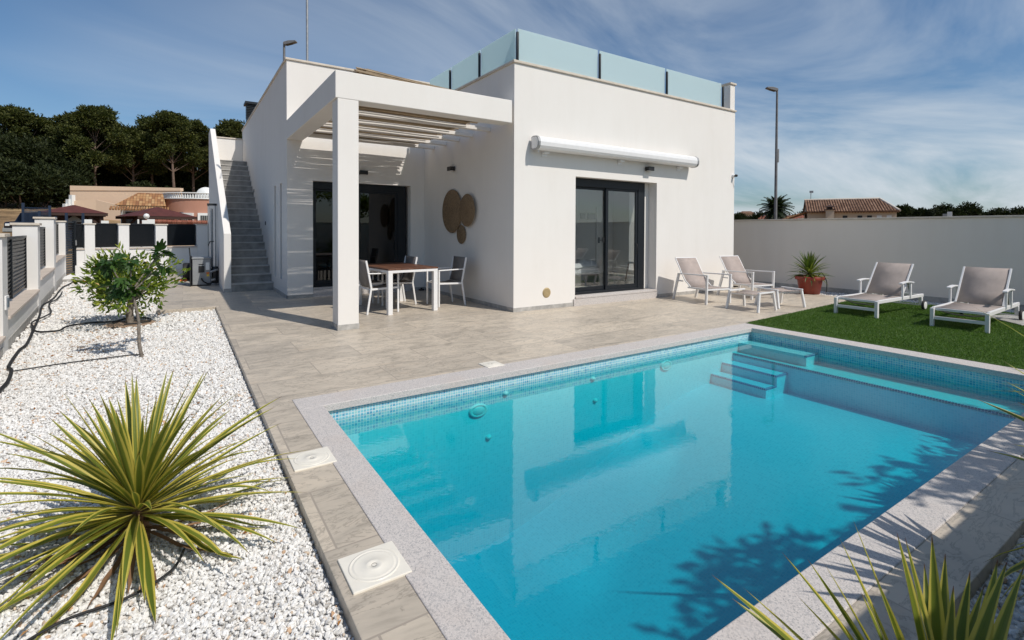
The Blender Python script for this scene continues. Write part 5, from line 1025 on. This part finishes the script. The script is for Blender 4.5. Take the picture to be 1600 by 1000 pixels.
# gazebos
def gazebo(u, d, w, dp, ze, za, label, rz_=0):
    x, y, z, rz = world_frame(u, d); t = thing('gazebo', label, 'gazebo', (x, y, z), rz + rz_, 'maroon roofed gazebos behind the back fence'); b = roof_hip(MB(), w, dp, ze - z, za - z, 0, .03); o = b.build('roof', mat['gaz'], t)
    b = MB(); b.box(-w / 2 + .02, w / 2 - .02, -dp / 2 + .02, -dp / 2 + .08, ze - z - .16, ze - z - .005); b.box(-w / 2 + .02, w / 2 - .02, dp / 2 - .08, dp / 2 - .02, ze - z - .16, ze - z - .005); b.build('fascia', mat['brown'], o)
    for sx_ in (-1, 1):
        for sy_ in (-1, 1):
            xx, yy = sx_ * w * .40, sy_ * dp * .40; b = MB(); b.box(xx - .09, xx + .09, yy - .09, yy + .09, -.3, ze - z - .02); b.bar((xx, yy, ze - z - .85), (xx - sx_ * .7, yy, ze - z - .06), .1, .12); b.build('post', mat['brown'], t)
    return t
gazebo(116, 40, 3.1, 2.9, 2.42, 2.92, 'closed sided gazebo with a plain maroon pyramid roof at the back left')
x, y, z, rz = world_frame(116, 40.4); t = thing('garden_shed', 'dark brown timber walls standing in the shade under the left gazebo roof', 'shed', (x, y, z), rz); b = MB(); b.box(-1.35, 1.3, -.9, .9, -.3, 2.26 - z); b.build('wall', mat['brown'], t)
b = MB(); b.add([(-.5, -.95, 1.5), (.5, -.95, 1.5), (0, -.95, 1.9), (-.5, -.91, 1.5), (.5, -.91, 1.5), (0, -.91, 1.9)], [(0, 1, 2), (5, 4, 3), (0, 3, 4, 1), (1, 4, 5, 2), (2, 5, 3, 0)]); b.build('gable_board', mat['cargrey'], t)
gazebo(246, 38, 3.3, 2.9, 2.26, 2.86, 'open sided gazebo with a maroon roof in front of the pink house', R(24))
# playground fence, blue posts
pf = thing('blue_fence', 'blue post and rail fence beyond the gate beside the parked car', 'fence', (-7, 40, 1))
for u, d, h_ in ((36.5, 38, 2.65), (62, 37, 2.25), (78, 37, 2.55), (87, 36, 2.0), (104, 36, 2.2), (130, 36, 2.2)):
    x, y = ray_xy(u, d); z = hgt(x, y); b = MB(); b.box(x - .055, x + .055, y - .055, y + .055, z - .3, z + h_); b.build('post', mat['blue'], pf, 0, True)
b = MB()
for (u0, d0), (u1, d1) in (((36.5, 38), (78, 37)), ((104, 36), (130, 36))):
    p0, p1 = Vector((*ray_xy(u0, d0), 0)), Vector((*ray_xy(u1, d1), 0))
    for hz_ in ((1.6, 2.4) if u0 < 100 else (.8, 1.2)): b.bar(p0 + Vector((0, 0, hgt(p0.x, p0.y) + hz_)), p1 + Vector((0, 0, hgt(p1.x, p1.y) + hz_)), .05, .06)
    for k in range(1, 22): q = p0.lerp(p1, k / 22); z = hgt(q.x, q.y); b.bar(q + Vector((0, 0, z + .3)), q + Vector((0, 0, z + (2.4 if u0 < 100 else 1.2))), .025, .025)
b.build('rails', mat['blue'], pf, 0, True)
# parked car (boxy off-roader), seen from its front corner between the fence pillars
x, y, z, rz = world_frame(57, 54); z = .86; car = thing('parked_car', 'boxy dark off road car with pale lower panels parked beyond the fence', 'car', (x, y, z), rz + R(62))
prof = [(-2.1, .55), (-2.15, 1.0), (-2.05, 1.12), (-.95, 1.20), (-.55, 1.86), (1.95, 1.90), (2.1, 1.15), (2.12, .55)]
b = MB(); b.prism_ax(prof, -.86, .86, 'y'); b.v = [(p[0], p[1] * (.86 if p[2] > 1.3 else 1), p[2]) for p in b.v]; b.build('body', mat['carbody'], car, .06)
b = MB()
for s in (-1, 1): b.box(-2.12, 2.1, s * .875 - .015, s * .875 + .015, .42, .78)
b.box(-2.2, -2.0, -.9, .9, .40, .66); b.build('lower_panel', mat['cargrey'], car, .02)
for s in (-1, 1):
    b = MB(); b.add([(-.62, s * .80, 1.3), (.6, s * .80, 1.3), (.6, s * .755, 1.76), (-.38, s * .755, 1.76)], [(0, 1, 2, 3)]); b.add([(.72, s * .80, 1.3), (1.85, s * .80, 1.3), (1.78, s * .755, 1.76), (.72, s * .755, 1.76)], [(0, 1, 2, 3)]); b.v = [(p[0], p[1] + s * .03, p[2]) for p in b.v]; b.build('side_glazing', mat['glassd'], car)
    b = MB(); b.box(-2.19, -2.13, s * .62 - .13, s * .62 + .13, .82, 1.0); b.build('headlight', mat['tank'], car, .02)
    for xx in (-1.35, 1.35):
        b = MB(); b.lathe([(0, -.12), (.24, -.12), (.36, -.10), (.38, 0), (.36, .10), (.24, .12), (0, .12)], (xx, s * .80, .38), 24, 'y'); wh = b.build('wheel', mat['rubber'], car); b = MB(); b.lathe([(0, -.13), (.2, -.13), (.22, -.121), (.22, .121), (.2, .13), (0, .13)], (xx, s * .80, .38), 20, 'y'); b.build('rim', mat['cargrey'], wh)
b = MB(); b.add([(-.97, -.70, 1.24), (-.97, .70, 1.24), (-.6, .66, 1.80), (-.6, -.66, 1.80)], [(0, 1, 2, 3)]); b.v = [(p[0] - .03, p[1], p[2] + .01) for p in b.v]; b.build('windscreen', mat['glassd'], car)
b = MB(); b.box(-.4, 1.9, -.72, .72, 1.905, 1.95); b.build('roof_panel', mat['cargrey'], car, .02)
# peach retaining walls
def wallrun(u0, d0, u1, d1, za0, za1, zb, th, m_, name, parent):
    p, q = Vector((*ray_xy(u0, d0), 0)), Vector((*ray_xy(u1, d1), 0)); n_ = (q - p).normalized(); n_ = Vector((-n_.y, n_.x, 0)) * th; b = MB()
    b.add([(p.x, p.y, zb), (q.x, q.y, zb), (q.x + n_.x, q.y + n_.y, zb), (p.x + n_.x, p.y + n_.y, zb), (p.x, p.y, za0), (q.x, q.y, za1), (q.x + n_.x, q.y + n_.y, za1), (p.x + n_.x, p.y + n_.y, za0)], [(0, 3, 2, 1), (4, 5, 6, 7), (0, 1, 5, 4), (1, 2, 6, 5), (2, 3, 7, 6), (3, 0, 4, 7)])
    return b.build(name, m_, parent, 0, True)
tw = thing('garden_wall', 'stained peach terrace wall in two stepped tiers below the pines', 'wall', (-5, 66, 4)); wallrun(110, 70, 282, 63, 5.85, 5.65, 1, .3, mat['peach'], 'upper_wall', tw)
wallrun(110, 69.92, 282, 62.92, 6.0, 5.80, 5.5, .5, mat['peach'], 'coping', tw).location.z += 0
b = MB(); p, q, r_ = Vector((*ray_xy(112, 67.5), 0)), Vector((*ray_xy(150, 66), 0)), Vector((*ray_xy(200, 63.5), 0))
for (a, za), (c, zc) in (((p, 4.3), (q, 4.45)), ((q, 4.45), (r_, 3.65))): b.add([(a.x, a.y, .5), (c.x, c.y, .5), (c.x + .1, c.y + .5, .5), (a.x + .1, a.y + .5, .5), (a.x, a.y, za), (c.x, c.y, zc), (c.x + .1, c.y + .5, zc), (a.x + .1, a.y + .5, za)], [(0, 3, 2, 1), (4, 5, 6, 7), (0, 1, 5, 4), (1, 2, 6, 5), (2, 3, 7, 6), (3, 0, 4, 7)])
b.build('lower_wall', mat['peach'], tw, 0, True)
for k, (u, zz_) in enumerate(((98, 4.0), (103, 4.45), (108, 4.9))): wallrun(u, 67.5, u + 4.5, 67.2, zz_, zz_, 2.5, .35, mat['tank'], 'white_block', tw)
# pink house
x, y, z, rz = world_frame(292, 55.5); ph_ = thing('pink_house', 'pink house with a rounded wall, white balustrade and mixed clay tile roof', 'house', (x, y, z), rz); H = 4.28 - z
b = MB(); b.lathe([(3.6, -1.0), (3.6, H)], (1.7, 3.0, 0), 48, smooth=True); b.build('wall', mat['pink'], ph_)
b = MB(); b.lathe([(3.61, H), (3.70, H + .01), (3.70, H + .12), (3.4, H + .12)], (1.7, 3.0, 0), 48); b.lathe([(3.45, H + .52), (3.70, H + .52), (3.70, H + .62), (3.45, H + .62)], (1.7, 3.0, 0), 48); o = b.build('balustrade', mat['tank'], ph_)
bal = None
for k in range(44):
    a = PI + .12 + (PI - .5) * k / 43; xx, yy = 1.7 + 3.58 * math.cos(a), 3.0 + 3.58 * math.sin(a); b = MB(); b.tube([(xx, yy, H + .12), (xx, yy, H + .30), (xx, yy, H + .52)], [.05, .08, .05], 6, False); b.build('baluster', mat['tank'], o)
def onround(a, zz0, zz1, wd, dep, m_, nm, par):
    b = MB(); r = 3.6; xx, yy = 1.7 + r * math.sin(a), 3.0 - r * math.cos(a); tx, ty = math.cos(a), math.sin(a); nx, ny = math.sin(a), -math.cos(a)
    b.bar((xx + nx * dep / 2 - tx * wd / 2, yy + ny * dep / 2 - ty * wd / 2, (zz0 + zz1) / 2), (xx + nx * dep / 2 + tx * wd / 2, yy + ny * dep / 2 + ty * wd / 2, (zz0 + zz1) / 2), dep + .3, zz1 - zz0); return b.build(nm, m_, par)
for a in (-.50, -.06):
    zb = 1.55 - z; fr = onround(a, zb, zb + 1.45, 1.25, .10, mat['tank'], 'window', ph_); onround(a, zb + .2, zb + 1.22, .85, .13, mat['glassd'], 'pane', fr)
    b = MB()
    for k in range(6):
        tx, ty = math.cos(a), math.sin(a); nx, ny = math.sin(a), -math.cos(a); q = -.38 + k * .152; b.tube([(1.7 + nx * 3.9 + tx * q, 3.0 + ny * 3.9 + ty * q, zb + .2), (1.7 + nx * 3.9 + tx * q, 3.0 + ny * 3.9 + ty * q, zb + 1.22)], .012, 5)
    b.build('grille', mat['tank'], fr)
onround(.32, 2.35 - z, 2.95 - z, .85, .30, mat['tank'], 'air_conditioner', ph_)
b = MB(); b.tube([(1.7 + 3.67 * math.sin(.40), 3.0 - 3.67 * math.cos(.40), 0), (1.7 + 3.67 * math.sin(.40), 3.0 - 3.67 * math.cos(.40), H + .9)], .05, 8); b.build('down_pipe', mat['galv'], ph_)
onround(-.62, 2.75 - z, 3.05 - z, .3, .06, mat['blue'], 'house_plaque', ph_)
x0, x1 = -5.2, -1.75
b = MB(); b.box(x0 + .35, x1 - .1, -.2, 3.2, -1, 3.62 - z); b.build('side_wall', mat['tank'], ph_)
b = MB(); b.box(x0 + .7, x1 - .3, -.30, -.205, -.6, 3.0 - z); b.build('porch_shade_panel', mat['black'], ph_)  # flat black panel painted as the shade inside the porch opening
for xx in (x0 + .5, x0 + 1.6, x0 + 2.7): b = MB(); b.box(xx, xx + .12, -1.25, -1.13, -1, 3.2 - z); b.build('porch_post', mat['tank'], ph_)
b = MB(); vs_ = [(x0, -1.0, 3.55 - z), (x1 + .2, -1.0, 3.55 - z), (x1 - .1, 1.1, 4.78 - z), (x0 + 1.5, 1.1, 4.78 - z), (x1, 3.4, 3.6 - z), (x0, 3.4, 3.6 - z)]
b.add(vs_, [(0, 1, 2, 3), (3, 2, 4, 5), (0, 3, 5), (1, 4, 2), (0, 5, 4, 1)])
b.uvs = []
for f in b.f:
    for i in f: b.uvs.append((vs_[i][0], (vs_[i][2]) * 1.7 if len(f) == 4 else vs_[i][1]))
b.build('tile_roof', mat['pan1'], ph_)
# scalloped pan tiles at the eaves
b = MB()
for k in range(22): xx = x0 - .2 + k * .19; b.tube([(xx, -1.7, 3.15 - z), (xx, -.95, 3.40 - z)], .085, 8)
b.build('eaves_tiles', mat['pan1'], ph_)
b = MB(); b.box(2.3, 3.4, 2.0, 2.9, H + .1, H + 1.0); o = b.build('chimney', mat['peach'], ph_); b = MB(); b.box(2.45, 3.25, 2.1, 2.8, H + 1.0, H + 1.35); b.build('chimney_mouth', mat['black'], o); b = MB()
for s in (-1, 1): b.add([(2.85 + s * .55, 1.95, H + 1.35), (2.85, 1.95, H + 1.75), (2.85, 2.95, H + 1.75), (2.85 + s * .55, 2.95, H + 1.35)], [(0, 1, 2, 3)])
b.build('chimney_roof', mat['pan1'], o)
b = MB(); b.lathe([(0, -.15), (.85, -.15), (.85, .15), (0, .15)], (1.6, 2.4, H + .5), 24, 'y'); b.build('arched_parapet', mat['tank'], ph_)
nwall = thing('garden_wall', 'low wall with a clay tile coping right behind the back fence', 'wall', (.5, 30, 1)); wallrun(225, 33, 345, 31, 1.86, 1.80, -.3, .3, mat['peach'], 'wall_body', nwall); p, q = Vector((*ray_xy(228, 32.9), 1.90)), Vector((*ray_xy(345, 30.9), 1.84)); b = MB(); d = (q - p).normalized(); nrm = Vector((-d.y, d.x, 0))
for k in range(34): c = p.lerp(q, k / 33); b.tube([tuple(c - nrm * .28 - Vector((0, 0, .05))), tuple(c + nrm * .15 + Vector((0, 0, .06)))], .07, 7)
b.build('coping_tiles', mat['pan3'], nwall, 0, True)
ww = thing('garden_wall', 'low white wall with short pillars and a round lamp behind the back fence', 'wall', (-3, 30, 1)); wallrun(118, 32, 222, 32, 1.60, 1.65, -.3, .25, mat['tank'], 'wall_body', ww)
for u, h_ in ((138, 1.95), (164, 1.9), (228, 1.95), (236, 2.0)): wallrun(u - 6, 31.8, u + 6, 31.8, h_, h_, -.2, .45, mat['tank'], 'pillar', ww)
x, y = ray_xy(229, 31.9); b = MB(); b.lathe([(.0, -.14), (.1, -.1), (.14, 0), (.1, .1), (0, .14)], (x, y, 2.16), 16); b.build('globe_lamp', mat['tank'], ww, 0, True)
# red roofed white house up behind the pines
x, y, z, rz = world_frame(172, 112); t = thing('white_house', 'long white house with a red roof seen between the pine trunks', 'house', (x, y, z), rz); b = MB(); b.box(-6, 4.5, 0, 6, -2, 9.75 - z); b.build('wall', mat['tank'], t)
b = MB(); b.add([(-6.5, -.6, 9.5 - z), (5, -.6, 9.5 - z), (5, 3, 10.5 - z), (-6.5, 3, 10.5 - z), (5, 6.5, 9.5 - z), (-6.5, 6.5, 9.5 - z)], [(0, 1, 2, 3), (3, 2, 4, 5), (0, 3, 5), (1, 4, 2), (0, 5, 4, 1)]); b.build('roof', mat['pan3'], t); b = MB(); b.box(-6.5, 5, 2.85, 3.15, 10.48 - z, 10.62 - z); b.build('ridge', mat['tank'], t)
for xx in (-4.5, -1.2, 2.2): b = MB(); b.box(xx, xx + 1.1, -.03, -.005, 8.2 - z, 9.2 - z); b.build('window', mat['black'], t)

# ------------------------------------------------------------------ neighbours on the right
x, y, z, rz = world_frame(1335, 54); t = thing('tiled_house', 'cream house with a brown clay tile roof and chimney beyond the garden wall', 'house', (x, y, z), rz + R(7)); ez, rz2 = 3.30 - z, 4.52 - z
b = MB(); b.box(-3.6, 3.0, 0, 6.0, -.3, ez); b.add([(-3.6, 0, ez), (-3.6, 6, ez), (-3.6, 3, rz2 - .05), (-3.45, 0, ez), (-3.45, 6, ez), (-3.45, 3, rz2 - .05)], [(0, 1, 2), (5, 4, 3), (0, 3, 4, 1), (1, 4, 5, 2), (2, 5, 3, 0)]); b.build('wall', mat['cream'], t)
b = MB(); nb_ = 34; W0, W1 = -3.75, 3.15
for k in range(nb_):
    xa = W0 + (W1 - W0) * k / nb_; xm = xa + .1; xr = min(xm, 2.5 + .0)
    ztop = rz2; yb = 3.0; 
    if xm > 2.25: f = (xm - 2.25) / (W1 - 2.25); ztop = rz2 - (rz2 - ez) * f; yb = 3.0 - 3.3 * f
    b.tube([(xm, -.35, ez - .02), (xm, yb, ztop)], .105, 8)
b.build('tile_roof', mat['pan2'], t)
b = MB(); b.add([(W0, -.33, ez - .05), (W1, -.33, ez - .05), (2.25, 3, rz2 - .06), (W0, 3, rz2 - .06), (W1, 6.3, ez - .05), (W0, 6.3, ez - .05)], [(0, 1, 2, 3), (3, 2, 4, 5), (1, 4, 2)]); b.build('roof_underlay', mat['pan2'], t)
b = MB(); b.tube([(W0, 3, rz2 + .05), (2.25, 3, rz2 + .05)], .12, 8); b.tube([(2.25, 3, rz2 + .05), (W1, -.3, ez + .05)], .11, 8); b.build('ridge_tiles', mat['capstone'], t)
b = MB(); b.box(-2.25, -1.65, -1.0, -.4, -.3, 3.45 - z); o = b.build('chimney', mat['cream'], t); b = MB(); b.box(-2.35, -1.55, -1.1, -.3, 3.451 - z, 3.51 - z); b.box(-2.15, -1.75, -.9, -.5, 3.511 - z, 3.72 - z); b.add([(-2.4, -1.1, 3.721 - z), (-1.5, -1.1, 3.721 - z), (-1.5, -.3, 3.721 - z), (-2.4, -.3, 3.721 - z), (-1.95, -.7, 3.92 - z)], [(0, 1, 4), (1, 2, 4), (2, 3, 4), (3, 0, 4), (3, 2, 1, 0)]); b.build('chimney_cap', mat['brown'], o)
for xx in (-.9, .2, .9, 1.6, 2.3): b = MB(); b.box(xx, xx + .35, -.04, -.005, 2.72 - z, 2.95 - z); b.build('window', mat['black'] if xx < 1 else mat['tank'], t)
b = MB(); b.box(-5.6, -3.61, 1.0, 5.0, -.3, 2.6 - z); b.build('annex_wall', mat['cream'], t); b = MB()
for k in range(22): yy = .9 + k * .2; b.tube([(-3.62, yy, 3.35 - z), (-5.8, yy, 2.55 - z)], .105, 7)
b.build('annex_roof', mat['pan1'], t)
b = MB(); b.tube([(-3.2, 3, rz2 - .1), (-3.2, 3, rz2 + .75)], .03, 6); b.box(-3.32, -3.0, 2.9, 3.1, rz2 + .75, rz2 + .95); b.build('aerial', mat['galv'], t)
x, y, z, rz = world_frame(1166, 118); t = thing('cream_house', 'small cream house with a flat tiled roof among the trees beside the villa corner', 'house', (x, y, z), rz); b = MB(); b.box(-1.4, 1.3, 0, 4, -.3, 5.3 - z); b.build('wall', mat['peach'], t); b = MB(); roof_hip(b, 2.7, 4, 5.3 - z, 5.9 - z, .4, .5); b.v = [(p[0], p[1] + 2, p[2]) for p in b.v]; b.build('roof', mat['pan2'], t); b = MB(); b.box(-.9, -.3, -.03, -.005, 4.0 - z, 4.8 - z); b.build('window', mat['black'], t)
for u, d, w_, top, lbl in ((1194, 86, 1.2, 4.0, 'low red tiled roof just left of the street lamp pole'), (1226, 88, 2.8, 4.05, 'wide low red tiled roof just right of the street lamp pole'), (1247, 92, 1.7, 4.25, 'low red tiled roof nearest the clay roofed house')):
    x, y, z, rz = world_frame(u, d); t = thing('red_roofed_house', lbl, 'house', (x, y, z), rz, 'low red roofs over the garden wall'); b = MB(); b.box(-w_ / 2, w_ / 2, 0, 4, -.3, top - z - .55); b.build('wall', mat['tank'], t); b = roof_hip(MB(), w_, 4, top - z - .55, top - z, .3, .5); b.v = [(p[0], p[1] + 2, p[2]) for p in b.v]; b.build('roof', mat['pan3'], t); b = MB(); b.box(-.15, .1, 1.8, 2.1, top - z - .1, top - z + .3); b.build('chimney', mat['tank'], t)
x, y, z, rz = world_frame(1480, 88); t = thing('rooftop_unit', 'small white plant box showing above the far garden wall', 'utility box', (x, y, z), rz); b = MB(); b.box(-.5, .3, 0, .6, 0, 3.95 - z); b.build('box_body', mat['cargrey'], t, .02); b = MB(); b.box(-.05, .45, -.02, .4, 3.3 - z, 4.2 - z); b.build('panel', mat['tank'], t, .02)

# trees beyond the near boundary wall, out of frame: they shade the near right half of the pool
for tx, ty, lob_, lab in ((5.2, -1.7, [((x_, y_, z_), r_, r_ * .75) for x_, y_, z_, r_ in ((-.4, .1, 3.4, .34), (.0, -.1, 3.45, .38), (.45, .15, 3.4, .40), (.2, .2, 3.6, .24))], 'slender tree behind the near boundary wall, shading the deep part of the pool'),
                          (7.2, -1.7, [((x_, y_, z_), r_, r_ * .8) for x_, y_, z_, r_ in ((-.9, 0, 3.3, .42), (-.3, .1, 3.2, .5), (.4, -.1, 3.0, .55), (.9, .1, 2.8, .6), (.1, .2, 2.6, .55), (.1, 0, 3.5, .35))], 'bushy tree behind the near boundary wall, shading the right edge of the pool')):
    t = thing('broad_tree', lab, 'tree', (tx, ty, -.13), random.uniform(0, .3), 'trees behind the near boundary wall'); b = MB(); branch(b, (0, 0, -.1), (0, 0, lob_[0][0][2] - .2), .07, .04, .1, 5)
    for q_, r_, z_ in lob_[:4]: branch(b, (0, 0, 2.3), q_, .03, .01, .05, 3)
    b.build('trunk', mat['bark'], t); foliage('crown', lob_, 360, .15, mat['citrus'], t)
